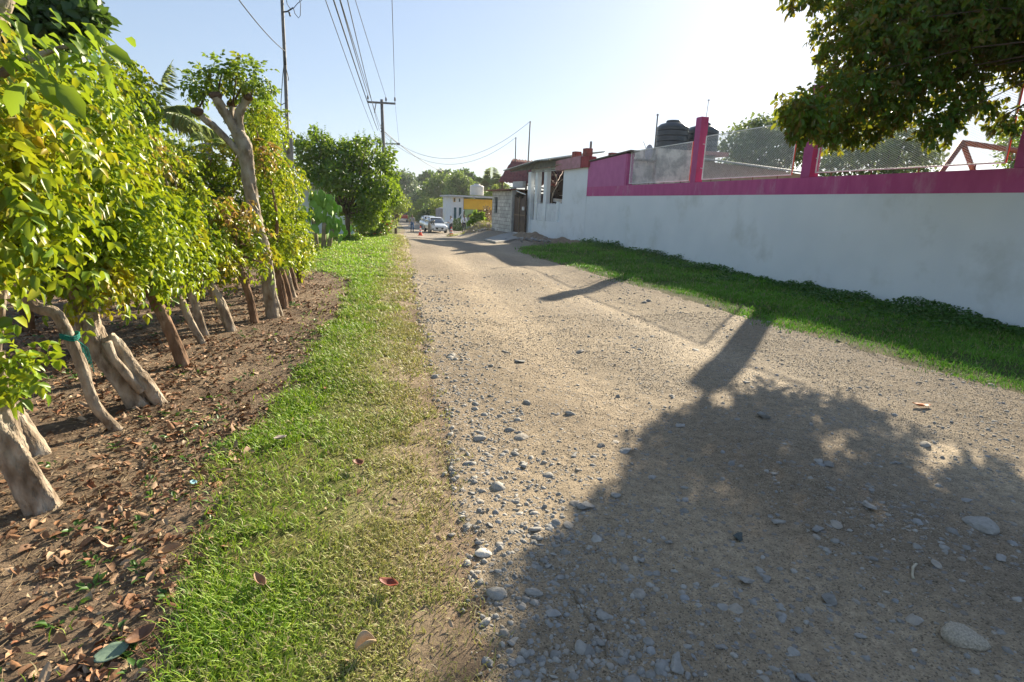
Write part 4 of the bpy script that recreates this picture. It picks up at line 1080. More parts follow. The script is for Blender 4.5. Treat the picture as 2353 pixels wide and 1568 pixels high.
# ---- power pole
yp = 42.0
pt = at(877, 229, yp); pb = at(889, 524, yp)
pp = thing('power_pole', (pb[0], yp, g1(pb[0], yp)), 'grey concrete power pole with a crossarm rising behind the green bushy tree', 'power pole')
PG = pmat('pole_grey', (.20, .19, .185), (.14, .135, .13), 6, .9, .3, 30)
m = MB(); m.tube([(pb[0] + .02, yp, g1(pb[0], yp) - .3), (pt[0] + .0, yp, pt[2])], [.17, .10], 12); m.build('pole', PG, pp, True)
c0 = at(844.5, 235, yp - .12); c1 = at(908.5, 239, yp - .12)
m = MB(); m.slab([c0 + np.array([0, 0, .06]), c1 + np.array([0, 0, .06]), c1 - np.array([0, 0, .06]), c0 - np.array([0, 0, .06])], (0, -.1, 0)); m.build('crossarm', PG, pp)
ins = []
for u, v in ((845.5, 232), (887, 236), (907.5, 236)):
    q = at(u, v, yp - .17); z = q[2]; m = MB(); m.lathe([(.02, 0), (.02, .1), (.075, .12), (.045, .17), (.075, .2), (.045, .25), (.06, .28), (.03, .34)], (q[0], q[1], z), 12); m.build('insulator', pmat('insulator_glaze', (.16, .15, .15), (.1, .1, .1), 5, .3, 0), pp, True); ins.append(q + np.array([0, 0, .34]))
m = MB(); m.tube([at(864, 238, yp - .15), at(862, 250, yp - .15), at(860.5, 260, yp - .15)], .03, 6); m.build('drop_fuse', PG, pp)
lb = at(917, 331, yp - .2); m = MB(); m.tube([at(881, 331, yp), at(900, 331, yp - .1), lb], .045, 6); m.tube([lb + np.array([-.15, 0, 0]), lb + np.array([.05, 0, -.02])], .08, 8); m.build('lamp_arm', PG, pp)
m = MB()
for v in (290, 297, 304): q = at(876, v, yp - .2); m.lathe([(.03, 0), (.05, .05), (.03, .1)], tuple(q), 8)
m.build('spool', PG, pp)


CABG = pmat('cable_grey', (.26, .27, .28), (.22, .23, .24), 3, .6, 0)


def cable(label, pts, r_=.014, sag=0.0, n=24):
    P0, P1 = np.array(pts[0]), np.array(pts[-1]); P_ = []
    for i in range(n + 1):
        t = i / n; q = P0 + (P1 - P0) * t; q[2] -= sag * 4 * t * (1 - t); P_.append(q)
    m = MB(); m.tube(P_, r_, 5); o = m.build('power_cable', CABG if 'slack' in label or 'slanting' in label else CAB, None, True); tag(o, label, 'cable', 'overhead cables'); return o


# overhead lines run from the pole past the viewer to the next pole behind
def overhead(label, uv_top, att, r_, sag=.35):
    d = ray(*uv_top); k = (att[2] - .15 - CAMH) / d[2]; q = CAM + d * k
    end = att + (q - att) * ((att[1] + 12) / (att[1] - q[1])); end[2] = att[2] + .0
    cable(label, [att, end], r_, sag)


overhead('thin overhead wire farthest left in the bundle running to the power pole', (755, 0), at(858, 300, yp - .2), .010)
overhead('thick overhead cable second from the left in the bundle running to the power pole', (773, 0), at(868, 300, yp - .2), .018)
overhead('thick overhead cable running to the left insulator of the crossarm', (784, 0), ins[0], .020)
overhead('thin overhead wire close beside the thick cable to the left insulator', (788, 0), at(876, 297, yp - .2), .011)
overhead('thin overhead wire running to the pole top just left of the fuse', (803, 0), at(872, 300, yp - .2), .012)
overhead('overhead wire running to the middle insulator of the crossarm', (820, 0), ins[1], .012)
overhead('single overhead wire far right of the bundle running to the right insulator', (901, 0), ins[2], .013)
e = at(1219, 284, 33.9)
cable('slack cable drooping from the power pole to the taller roof mast', [at(880, 305, yp), tuple(mb)], .011, 1.9)
cable('slack cable drooping from the power pole to the shorter roof mast', [at(880, 310, yp), tuple(ma)], .010, 1.8)
cable('slanting cable running down from the power pole towards the far trees', [at(880, 300, yp), at(1016, 394, 70)], .03, .3)
cable('drop wire from the crossarm end down to the lamp arm', [at(908, 239, yp - .15), tuple(lb)], .008, 0, 6)
cable('short cable slanting from the power pole into the green bushy tree', [at(878, 304, yp - .1), at(820, 325, 38)], .014, .25)
cable('service cable running up left from the tall steel pipe', [at(655, 118, 19.8), at(520, -40, 12)], .012, .1)
# ================================================================== PLANTS
BARK = pmat('grey_bark', (.47, .39, .30), (.17, .125, .085), 13, .9, 1.0, 30, .2, stain=(.58, .53, .44), stain_scale=8, stretch=(1, 1, .45), bdist=.03)
BARKB = pmat('brown_bark', (.26, .16, .10), (.13, .08, .05), 9, .9, .8, 34, .2, stain=(.38, .30, .22), stain_scale=6, stretch=(1, 1, .5), bdist=.02)
DARKBARK = pmat('dark_bark', (.14, .10, .07), (.08, .06, .045), 8, .9, .6, 30)
HEDGE = lmat('hedge_leaf', [(.06, .14, .012), (.13, .25, .014), (.20, .33, .016), (.27, .39, .018), (.36, .42, .022), (.10, .20, .014), (.17, .30, .016)], (.50, .56, .02), .36, .40, .40, tips=(.50, .33, .02), tip_scale=2.0, tip_lo=.52, tip_hi=.68)
HEDGE_RED = lmat('new_red_leaf', [(.20, .22, .03), (.30, .20, .05), (.26, .26, .035)], (.5, .36, .06), .4, .36, .45, tips=(.36, .15, .06), tip_scale=3, tip_lo=.46, tip_hi=.6)
CITRUS = lmat('citrus_leaf', [(.035, .12, .010), (.07, .18, .012), (.15, .27, .015), (.04, .13, .011)], (.36, .48, .02), .40, .38, .45, tips=(.17, .24, .03), tip_scale=1.1)
DARKL = lmat('dark_leaf', [(.035, .085, .018), (.05, .11, .02), (.07, .13, .022)], (.16, .26, .03), .32, .4, .4)
BROWNUND = lmat('overhang_leaf', [(.045, .13, .014), (.07, .19, .017), (.10, .20, .017), (.15, .08, .015), (.05, .14, .018), (.08, .19, .02)], (.40, .34, .02), .42, .38, .40, tips=(.14, .07, .016), tip_scale=2.2, tip_lo=.60, tip_hi=.72)


def leaves(name, P_, D, Nn, S, mat, parent, tmpl=LEAF, smooth=True):
    return scatter(name, *tmpl, P_, basis_from(D, Nn), S, mat, parent, smooth)


def crown_sprays(blobs, nper, L=.22, leaf_len=.07, nleaf=4, droop=.5, lo=.5):
    B = []; Dd = []
    for (c, rad, n) in blobs:
        p, d = shell(int(n * nper), c, rad, lo); B.append(p); Dd.append(d + np.array([0, 0, -.15]) + rng.normal(size=p.shape) * .35)
    B = np.concatenate(B); Dd = np.concatenate(Dd)
    k = B[:, 2] > .3
    return sprays(B[k], Dd[k], L * rng.uniform(.7, 1.3, k.sum()), nleaf, leaf_len, droop)


def trunk_pts(zs, y=None, lean=0.0):
    """trunk traced bottom-up; its foot stands on the ground"""
    u, v = zt(*zs[-1]); b = gnd(u, v); y = b[1] if y is None else y
    pts = [np.array([b[0], b[1], g1(b[0], b[1]) - .06])]
    for (zx, zy) in zs[::-1][1:]:
        p = at(*zt(zx, zy), y); pts.append(p)
    return pts


def gnarly(pts, r0, r1, seed, n=12, lump=.1, flare=1.25, up=9):
    """smooth, knobbly trunk through the points"""
    P_ = [np.array(p) for p in pts]; out = []; K = len(P_)
    for i in range(K - 1):
        a = P_[max(i - 1, 0)]; b = P_[i]; c = P_[i + 1]; d = P_[min(i + 2, K - 1)]
        for k in range(up):
            t = k / up
            out.append(.5 * ((2 * b) + (-a + c) * t + (2 * a - 5 * b + 4 * c - d) * t * t + (-a + 3 * b - 3 * c + d) * t ** 3))
    out.append(P_[-1]); m_ = len(out); rs = random.Random(seed)
    rad = [(r0 + (r1 - r0) * i / (m_ - 1)) * (flare if i == 0 else 1 + (flare - 1) * .8 * max(0, 1 - i / 8) ** 2) * rs.uniform(.97, 1.03) for i in range(m_)]
    return out, rad


FG = 'live fence trees along the left of the road'
# trunk outline top->foot (in a close-up), radius foot, radius top, bark, label, crown blobs as offsets
FT = [
    ([(-60, 700), (0, 1000), (60, 1180), (130, 1330), (235, 1520)], .066, .056, BARK, 'thick pale split bark trunk at the left edge, nearest of the fence trees', .8),
    ([(-40, 800), (10, 930), (90, 1060), (220, 1230)], .06, .055, BARK, 'smooth grey trunk leaning behind the nearest thick split bark trunk', .8),
    ([(30, 200), (100, 330), (180, 450), (290, 490), (350, 590), (420, 740), (470, 900), (520, 1000), (645, 1095)], .031, .036, BARK, 'thin crooked pale trunk with a green string tied round it', .9),
    ([(430, 480), (470, 600), (590, 760), (740, 965)], .070, .096, BARK, 'stout gnarled trunk forking into two ridged legs at its foot', 1.0),
    ([(790, 380), (870, 540), (930, 680), (965, 762)], .058, .05, BARKB, 'brown trunk leaning alone just behind the stout gnarled one', 1.0),
    ([(920, 370), (950, 430), (1000, 540), (1070, 645)], .034, .04, BARK, 'slim pale trunk crossing in front of a straighter grey one', .8),
    ([(985, 330), (1030, 470), (1078, 602)], .046, .042, BARK, 'straight grey trunk just behind the slim pale crossing trunk', .8),
    ([(1080, 310), (1150, 430), (1180, 500), (1215, 578)], .06, .05, BARK, 'pale tapering trunk with a wide foot in the middle of the row', .9),
    ([(1225, 200), (1270, 300), (1310, 430), (1335, 538)], .044, .044, BARKB, 'dark red brown slender trunk left of the tall pollarded one', .9),
    None,
    ([(1435, 240), (1465, 350), (1490, 452)], .05, .052, BARKB, 'orange brown trunk directly right of the tall pollarded one', .8),
    ([(1465, 250), (1495, 340), (1522, 428)], .044, .05, BARKB, 'second trunk right of the tall pollarded one, close against the orange one', .8),
    ([(1490, 240), (1515, 330), (1540, 402)], .042, .046, BARK, 'third from the far end of the fence row, slim and grey', .9),
    ([(1510, 235), (1530, 300), (1552, 366)], .044, .046, BARKB, 'second trunk from the far end of the fence row', 1.0),
    ([(1538, 215), (1558, 270), (1578, 330)], .055, .055, BARKB, 'last trunk at the far end of the fence row, beside the grass', 1.3),
]
TALL = [(1350, 60), (1385, 170), (1400, 270), (1410, 380), (1425, 505)]
SPR = 900
# crown clumps of each fence tree: (u, v, radius) in the picture, at that tree's own distance
CR = {0: [(-170, 480, 110), (-230, 560, 110), (-120, 360, 130), (-260, 460, 130), (-60, 250, 90)],
      1: [(-120, 470, 80), (-100, 420, 100), (-80, 340, 110), (-10, 420, 80)],
      2: [(-10, 470, 75), (-20, 380, 100), (50, 380, 95), (10, 260, 90), (90, 250, 70), (40, 170, 60)],
      3: [(140, 350, 95), (180, 470, 95), (130, 545, 70), (90, 240, 90), (160, 230, 70), (230, 590, 80), (230, 640, 40), (110, 150, 45)],
      4: [(250, 320, 85), (300, 430, 85), (320, 540, 80), (230, 215, 60), (365, 590, 55), (300, 610, 45), (350, 640, 26), (262, 262, 42), (250, 550, 60)],
      5: [(330, 360, 60), (390, 470, 65), (415, 560, 58), (300, 300, 50), (340, 330, 28), (430, 600, 28), (340, 440, 50), (440, 510, 45)],
      6: [(400, 400, 45), (360, 350, 42), (430, 540, 50), (410, 460, 50), (445, 600, 38)],
      7: [(430, 490, 36), (470, 540, 42), (490, 480, 34), (450, 580, 40), (510, 580, 30)],
      8: [(500, 490, 34), (540, 520, 38), (520, 570, 42), (560, 480, 26), (565, 560, 30), (540, 610, 24), (592, 560, 22), (604, 605, 16), (584, 520, 22)],
      10: [(615, 480, 34), (640, 540, 34), (600, 540, 32), (620, 400, 32), (650, 590, 22), (610, 600, 20)],
      11: [(600, 360, 34), (620, 420, 36), (640, 490, 34), (590, 300, 30), (655, 560, 30)],
      12: [(600, 285, 34), (622, 350, 34), (640, 430, 36), (668, 520, 32), (660, 585, 22)],
      13: [(610, 262, 26), (622, 320, 30), (648, 410, 32), (680, 490, 28), (684, 560, 26)],
      14: [(596, 250, 26), (615, 300, 28), (640, 390, 28), (664, 450, 28), (690, 510, 24), (702, 560, 20), (690, 590, 20)]}
hedge_heights = {0: 2.35, 1: 2.45, 2: 2.5, 3: 2.5, 4: 2.5, 5: 2.35, 6: 2.35, 7: 2.2, 8: 2.0, 10: 2.35, 11: 2.7, 12: 2.9, 13: 3.05, 14: 3.0}
for i, T_ in enumerate(FT):
    if T_ is None: continue
    zs, r0, r1, bk, label, dens = T_
    pts = trunk_pts(zs); b = pts[0]; top = pts[-1]; H_ = hedge_heights[i]
    t = thing('fence_tree', (b[0], b[1], g1(b[0], b[1])), label, 'tree', FG)
    m = MB(); out, rad = gnarly(pts, r0, r1, i, flare=1.2)
    m.tube(out, rad, 28, lump=.02, seed=i + 1, ridge=.55 if i in (0, 3, 10) else .28)
    m.build('trunk', bk, t, True)
    if i == 3:
        m = MB(); f2 = gnd(*zt(850, 950)); q = [np.array([f2[0], f2[1], g1(f2[0], f2[1]) - .05])] + [at(*zt(*p_), b[1] - .03) for p_ in ((760, 850), (680, 760), (610, 660), (560, 610))]
        o2, r2 = gnarly(q, .05, .045, 50, flare=1.2); m.tube(o2, r2, 20, lump=.03, seed=8, ridge=.5); m.build('side_leg', bk, t, True)
        m = MB(); m.tube([at(*zt(560, 640), b[1] - .12), at(*zt(590, 720), b[1] - .11), at(*zt(660, 800), b[1] - .1), at(*zt(740, 900), b[1] - .09)], [.035, .03, .032, .03], 10, lump=.15, seed=4); m.build('bark_ridge', BARK, t, True)
    cl = CR[i]; rs = random.Random(40 + i); sp_y = .16 if i < 9 else .25
    ctr = [(at(u, v, b[1] + rs.uniform(-1, 1) * sp_y), r_ / PF * np.linalg.norm(at(u, v, b[1]) - CAM)) for u, v, r_ in cl]
    m = MB()
    for k, (c, q) in enumerate(ctr):
        mid = (top + c) / 2 + np.array([rs.uniform(-.08, .08), rs.uniform(-.1, .1), .05]); m.tube([top - (top - pts[-2]) * .05, mid, c], [r1 * .6, r1 * .4, r1 * .15], 8, lump=.08, seed=k)
    m.build('limb', bk, t, True)
    sub_ = []
    for c, q in ctr:
        sub_ += [(c + nrm(rng.normal(size=3)) * np.array([q, q * 1.2, q * .85]) * rng.uniform(.35, .95), q * rng.uniform(.32, .52)) for k in range(7)]
    ctr = sub_
    L_ = [crown_sprays([(c, (q, q * 1.3, q * .55), 1)], SPR * q * q * dens, .17, rs.uniform(.044, .078), 4, .7, .1) for c, q in ctr]
    red = np.concatenate([np.full(len(l_[0]), 1 if (i in (5, 7, 8, 11) and c[2] > np.percentile([c_[2] for c_, _ in ctr], 65) and rs.random() < .6) else 0) for l_, (c, q) in zip(L_, ctr)])
    P_, D, Nn, S = [np.concatenate([l_[k] for l_ in L_]) for k in range(4)]
    V_, lp_, st_ = scatter_arrays(*LEAF, P_, basis_from(D, Nn), S)
    np_mesh('crown', V_, lp_, st_, [HEDGE, HEDGE_RED], t, True, mi=np.repeat(red, len(LEAF[1])))

# tall pollarded tree standing above the row
pts = trunk_pts(TALL); b = pts[0]; yb = b[1]
PT = thing('pollard_tree', (b[0], yb, g1(b[0], yb)), 'tall pollarded tree with knuckled bare limbs and a leafy top above the fence row', 'tree')
q = pts + [at(u, v, yb) for u, v in ((583, 480), (572, 420), (566, 370), (558, 330), (545, 305))]
out, rad = gnarly(q, .076, .074, 99, flare=1.2); m = MB(); m.tube(out, [r_ * (1 + .22 * math.exp(-((i - len(out) + 12) / 7) ** 2)) for i, r_ in enumerate(rad)], 26, lump=.03, seed=3, ridge=.45)
PBARK = pmat('pale_pollard_bark', (.44, .39, .32), (.19, .145, .10), 10, .9, .9, 30, .2, stain=(.15, .11, .08), stain_scale=5, stretch=(1, 1, .5), bdist=.025)
m.build('trunk', PBARK, PT, True)
m = MB(); f2 = gnd(*zt(1465, 495)); m.tube([(f2[0], f2[1], -.04), at(*zt(1445, 440), yb), at(*zt(1425, 380), yb)], [.05, .042, .045], 10, lump=.1); m.build('side_leg', PBARK, PT, True)
LIMB = [([(548, 312), (528, 280), (508, 245), (495, 222)], .062, .050), ([(552, 305), (548, 270), (560, 240), (572, 222)], .055, .048), ([(556, 360), (530, 330), (495, 295), (470, 275), (452, 258)], .044, .040), ([(540, 295), (532, 262), (535, 240)], .036, .03)]
for k, (ps, ra, rb) in enumerate(LIMB):
    dy = (-.05, -.02, -.04, .12)[k]; m = MB(); P_ = [at(u, v, yb + dy * j) for j, (u, v) in enumerate(ps)]
    o2, r2 = gnarly(P_, ra, rb, 60 + k, flare=1.0); m.tube(o2, r2, 18, lump=.03, seed=k + 20, ridge=.4)
    m.build('limb', PBARK, PT, True)
    e = P_[-1]; v_, f_ = ico(3, .35, 300 + k, .8); m = MB(); m.add([tuple(np.array(p_) * np.array([.062, .062, .06]) + e) for p_ in v_], f_); m.build('knuckle', pmat('dark_knuckle', (.16, .10, .07), (.08, .055, .04), 16, .9, .9, 40, bdist=.02) if k == 0 else bpy.data.materials['dark_knuckle'], PT, True)
m = MB()
for (us) in ([(495, 222), (490, 200), (478, 180)], [(500, 222), (505, 190), (510, 165)], [(572, 222), (585, 200), (590, 170)], [(535, 240), (540, 200), (545, 165)], [(452, 258), (470, 225), (462, 200)], [(495, 222), (470, 205), (450, 195)], [(535, 240), (555, 200), (570, 180)]):
    m.tube([at(u, v, yb + rng.uniform(-.1, .1)) for u, v in us], [.014, .010, .005], 6)
m.build('twig', DARKBARK, PT, True)
blobs = []
for u, v, r_ in ((465, 165, .2), (440, 185, .16), (500, 155, .2), (530, 165, .2), (560, 160, .2), (585, 165, .17), (595, 195, .18), (480, 188, .15), (520, 185, .16), (555, 190, .15), (445, 198, .12), (608, 200, .10), (545, 175, .18)):
    r_ *= .72; blobs.append((at(u, v, yb + rng.uniform(-.2, .2)), (r_, r_ * 1.2, r_ * .5), .05))
leaves('crown', *crown_sprays(blobs, 400, .14, .062, 3, .3, .2), lmat('pollard_leaf', [(.09, .18, .018), (.13, .23, .02), (.16, .26, .022)], (.34, .44, .03), .42, .36, .45, tips=(.3, .24, .03), tip_scale=3), PT)

# green string round the thin crooked trunk
c = at(*zt(365, 610), trunk_pts(FT[2][0])[0][1]); m = MB()
for k in range(3): m.tube([c + np.array([.05 * math.cos(q_), .05 * math.sin(q_), .012 * k + .01 * math.sin(q_ * 2) - .01]) for q_ in np.linspace(0, 2 * math.pi, 16)], .006, 5)
for k in range(5): m.tube([c + np.array([.04, -.04, 0]), c + np.array([.07 + .01 * k, -.05, -.03 - .01 * k]), c + np.array([.08 + .015 * k, -.05 - .01 * k, -.10 - .03 * k])], .003, 4)
o = m.build('string', pmat('green_twine', (.02, .22, .17), (.015, .16, .13), 20), None); tag(o, 'frayed green plastic string knotted round the thin crooked trunk', 'string')

# hedge mass of further growth behind the row (each tree its own)
back = [(-3.6, 3.2, 2.7, .95, 'leafy tree behind the nearest fence trees at the left edge'), (-3.2, 5.3, 2.6, .95, 'bright leafy tree in the second row behind the gnarled trunk'), (-3.4, 7.6, 2.9, 1.0, 'yellow topped leafy tree behind the row left of the palm'),
        (-2.1, 9.6, 2.45, .9, 'low leafy tree behind the tall pollarded one'), (-2.1, 11.4, 2.7, .95, 'green leafy tree just behind the far fence trunks'), (-5.2, 9.5, 2.7, 1.1, 'dim leafy tree deep in the yard behind the row'), (-6.0, 6.0, 2.9, 1.2, 'tree deep in the shaded yard left of the row')]
BCL = [[(60, 330, 90), (-30, 200, 100), (20, 440, 85), (100, 500, 60), (-60, 330, 100)], [(200, 300, 70), (250, 400, 80), (150, 420, 80), (280, 500, 70), (190, 200, 60), (210, 560, 60)],
       [(290, 165, 40), (300, 200, 34), (260, 150, 30), (288, 250, 45), (265, 215, 48), (322, 275, 28), (340, 348, 40)], [(440, 365, 38), (490, 355, 34), (400, 385, 40), (470, 400, 38), (520, 360, 30), (460, 440, 36), (540, 400, 32), (390, 440, 40)],
       [(580, 270, 34), (600, 240, 26), (560, 300, 30), (620, 300, 34), (590, 340, 34), (640, 260, 16), (570, 380, 34), (600, 440, 36)], [(420, 500, 60), (350, 520, 60), (470, 480, 50), (300, 560, 60), (520, 470, 45)], [(60, 500, 90), (150, 520, 80), (-30, 520, 90), (230, 500, 80)]]
for i, (x, y, H_, r_, label) in enumerate(back):
    t = thing('yard_tree', (x, y, g1(x, y)), label, 'tree', 'leafy trees behind the live fence')
    ctr = [(at(u, v, y + rng.uniform(-.25, .25)), r2_ / PF * np.linalg.norm(at(u, v, y) - CAM)) for u, v, r2_ in BCL[i]]
    m = MB(); rs = random.Random(i + 7); m.tube([(x, y, -.1), (x + .04, y, .5), (x - .03, y + .03, 1.0)], [.07, .055, .05], 10, lump=.08, seed=i)
    for c, q in ctr: m.tube([(x - .03, y + .03, .95), (np.array((x, y, 1.1)) + c) / 2, c], [.04, .025, .008], 7)
    m.build('trunk', BARKB, t, True)
    sub_ = []
    for c, q in ctr: sub_ += [(c + nrm(rng.normal(size=3)) * np.array([q, q * 1.2, q * .85]) * rng.uniform(.3, .95), q * rng.uniform(.32, .52)) for k in range(8)]
    L_ = [crown_sprays([(c, (q, q * 1.3, q * .6), 1)], 650 * q * q, .19, .062, 4, .55, .1) for c, q in sub_]
    leaves('crown', *[np.concatenate([l_[k] for l_ in L_]) for k in range(4)], HEDGE if i not in (5, 6) else DARKL, t)

# near tree off the left edge: its limb with big leaves reaches into the top left corner
yn = 2.5
nb_ = gnd(-420, 1330); t = thing('overhanging_tree', (nb_[0], yn, 0), 'near tree at the upper left whose limb holds big bright leaves', 'tree')
m = MB(); pts = [(at(-330, 900, yn)[0], yn, -.1), at(-260, 700, yn), at(-180, 450, yn), at(-95, 220, yn), at(-40, 60, yn), at(20, -60, yn)]
o2, r2 = gnarly(pts, .07, .045, 5); m.tube(o2, r2, 14, lump=.06); m.build('trunk', BARK, t, True)
m = MB(); m.tube([at(-90, 215, yn), at(0, 172, yn), at(80, 130, yn), at(140, 110, yn), at(215, 95, yn)], [.022, .016, .011, .008, .004], 8, lump=.1); m.build('limb', BARK, t, True)
BIG = leaf(.62, .22, .22, .7)
PB = []; DB = []; NB = []; SB = []
for u, v, n_, sp in ((205, 110, 9, .1), (165, 110, 9, .12), (120, 95, 10, .13), (80, 110, 10, .14), (40, 120, 12, .15), (10, 80, 12, .16), (60, 60, 10, .15), (20, 160, 12, .14), (110, 130, 10, .13), (60, 180, 5, .1), (0, 40, 12, .15), (130, 100, 8, .1), (180, 100, 6, .08)):
    c = at(u, v, yn + rng.uniform(-.15, .25)); k = n_
    PB.append(c + rng.normal(size=(k, 3)) * sp * .45); d_ = rng.normal(size=(k, 3)) * .45 + np.array([.75, -.1, -.55]); DB.append(d_); NB.append(rng.normal(size=(k, 3)) * .45 + np.array([.25, .1, 1])); SB.append(rng.uniform(.048, .082, k))
for u, v, dd, s_ in ((62, 190, (-.55, 0, -.8), .13), (85, 165, (.45, 0, -.8), .12), (125, 190, (.55, .1, -.75), .13), (238, 108, (.8, 0, -.35), .09)):
    PB.append(at(u, v, yn - .1)[None]); DB.append(np.array([dd])); NB.append(np.array([[.2, -.9, .5]])); SB.append(np.array([s_]))
leaves('crown', np.concatenate(PB), np.concatenate(DB), np.concatenate(NB), np.concatenate(SB), lmat('big_leaf', [(.10, .21, .02), (.15, .27, .024), (.20, .30, .025), (.12, .23, .02)], (.38, .48, .03), .45, .34, .45), t, BIG)

# low spray of leaves by the nearest trunk
sp = at(45, 850, 3.0); sh_ = thing('sapling', (sp[0] - .3, 3.0, 0), 'leafy green sapling drooping in front of the nearest thick trunk', 'sapling')
m = MB(); m.tube([(sp[0] - .35, 3.0, -.05), (sp[0] - .3, 3.0, .5), (sp[0] - .18, 3.0, .95), (sp[0], 3.0, 1.0)], [.012, .01, .008, .004], 6); m.build('stem', BARKB, sh_, True)
blobs = [(at(u, v, 3.0 + rng.uniform(-.1, .1)), (.08, .08, .03), .04) for u, v in ((10, 800), (50, 820), (20, 850), (70, 850), (0, 840), (30, 880))]
leaves('crown', *crown_sprays(blobs, 130, .10, .06, 3, .35, .2), HEDGE, sh_)


# ---- generic broad tree: tapered trunk, limbs, clumped crown
def broad_tree(name, label, base, H_, clumps, mat, nleaf, size, bark=DARKBARK, group=None, tr=.18, smooth=True, tmpl=CARD, up=.5, cat='tree', trunk_top=.45, loose=.0):
    t = thing(name, base, label, cat, group)
    m = MB(); rs = random.Random(len(label)); bx, by, bz = base
    k = np.array([bx, by, bz + H_ * trunk_top])
    m.tube([(bx, by, bz - .3), (bx + .03 * H_ * rs.uniform(-1, 1), by, bz + H_ * trunk_top * .5), tuple(k)], [tr * 1.2, tr * .9, tr * .7], 10, lump=.06)
    for c, rad, wgt in clumps:
        c = np.array(c); m.tube([k - np.array([0, 0, .05]), (k + c) / 2 + np.array([0, 0, -.05 * H_]), c], [tr * .45, tr * .25, tr * .1], 6)
    m.build('trunk', bark, t, True)
    tot = sum(w_ for _, _, w_ in clumps); PP = []; DD = []; NN = []
    for c, rad, wgt in clumps:
        n_ = max(8, int(nleaf * wgt / tot)); p, d = shell(n_, c, rad, .45)
        if loose: p = p + rng.normal(size=p.shape) * loose * np.array(rad)
        PP.append(p); dd = rng.normal(size=p.shape) * .7 + d * .6 + np.array([0, 0, -.25]); DD.append(dd); NN.append(d * .7 + np.array([0, 0, up]) + rng.normal(size=p.shape) * .45)
    PP = np.concatenate(PP); n_ = len(PP)
    leaves('crown', PP, np.concatenate(DD), np.concatenate(NN), size * rng.uniform(.6, 1.3, n_), mat, t, tmpl, smooth)
    return t


def clump_px(lst, y, sy=None, depth=.8):
    """crown clumps at (u, v, radius px) -> world ellipsoids at distance y"""
    out = []
    for u, v, r_ in lst:
        yy_ = y + rng.uniform(-1, 1) * (sy or 0); c = at(u, v, yy_); q = r_ / PF * np.linalg.norm(c - CAM)
        out.append((c, (q, q * (1 + depth * .3), q * .85), r_ * r_))
    return out


# bushy green tree on the left, with cactus and flowering bush in front
yt = 26
tree1 = clump_px([(700, 345, 22), (735, 340, 28), (775, 360, 34), (815, 355, 34), (850, 370, 34), (885, 375, 22), (895, 410, 22), (880, 430, 28), (720, 390, 32), (765, 410, 40), (820, 415, 42), (860, 455, 36), (810, 470, 36), (770, 465, 30), (700, 380, 22),
                  (845, 500, 28), (745, 320, 12), (720, 300, 9), (722, 312, 9), (835, 505, 20), (905, 440, 16), (900, 460, 18), (790, 332, 10), (845, 325, 10), (868, 330, 8), (895, 350, 12), (750, 325, 9), (820, 326, 9), (690, 330, 14), (880, 490, 18)], yt, 1.2)
broad_tree('citrus_tree', 'dense dark green bushy tree on the left before the power pole', (at(800, 552, yt)[0], yt, g1(.4, yt)), 3.6, tree1, CITRUS, 10500, .17, group=None, tr=.11, tmpl=LEAF, trunk_top=.3, loose=.10)
ct_ = bpy.data.objects['citrus_tree']; B_ = []
for c, rad, w_ in tree1:
    k = 5; p, d = shell(k, c, rad, .9); p = p[d[:, 2] > -.1]; B_.append(p)
B_ = np.concatenate(B_); n_ = len(B_); H2 = rng.uniform(.15, .42, n_); PP = []; DD = []; NN = []; SS = []
for j in range(12):
    f = j / 11; a_ = j * 2.4 + rng.uniform(0, 6.28, n_); o_ = np.stack([np.cos(a_), np.sin(a_), np.full(n_, .55)], -1)
    PP.append(B_ + np.array([0, 0, 1.0]) * (H2 * f)[:, None] + rng.normal(size=(n_, 3)) * .012); DD.append(o_); NN.append(np.array([0, 0, 1.0]) - o_ * .4 + rng.normal(size=(n_, 3)) * .3); SS.append(rng.uniform(.08, .14, n_) * (1 - .35 * f))
leaves('foliage', np.concatenate(PP), np.concatenate(DD), np.concatenate(NN), np.concatenate(SS), CITRUS, ct_)
# second small trunk group is part of the flowering bush
yf = 29
fb = clump_px([(850, 490, 22), (868, 520, 20), (845, 535, 20), (880, 528, 16), (825, 520, 18), (860, 545, 16), (890, 508, 12)], yf, .6)
ft_ = broad_tree('flowering_bush', 'bush with scattered red flowers at the foot of the bushy green tree', (at(855, 552, yf)[0], yf, g1(2, yf)), 1.5, fb, CITRUS, 3500, .10, tr=.04, cat='bush', loose=.12)
PP = []
for c, rad, w_ in fb: p, d = shell(9, c, rad, .9); PP.append(p)
PP = np.concatenate(PP); n_ = len(PP); pet = 5
bi = np.repeat(np.arange(n_), pet); a_ = rng.uniform(0, 6.28, n_ * pet); D = np.stack([np.cos(a_), np.sin(a_) - .4, rng.uniform(-.2, .6, n_ * pet)], -1)
V_, lp_, st_ = scatter_arrays(*CARD, np.zeros((pet, 3)), basis_from(D[:pet], np.tile([0, -.7, .7], (pet, 1))), np.full(pet, .075))
f0 = np_mesh('flower', V_, lp_, st_, lmat('red_petal', [(.6, .03, .02), (.7, .06, .03)], (.7, .1, .05), .3), ft_, False, off=np.zeros(3)); f0.location = PP[0] - np.array(ft_.location)
for p_ in PP[1:]:
    f1 = f0.copy(); COL.objects.link(f1); f1.parent = ft_; f1.location = p_ - np.array(ft_.location); f1.rotation_euler = (rng.normal() * .4, rng.normal() * .4, rng.normal() * .5)
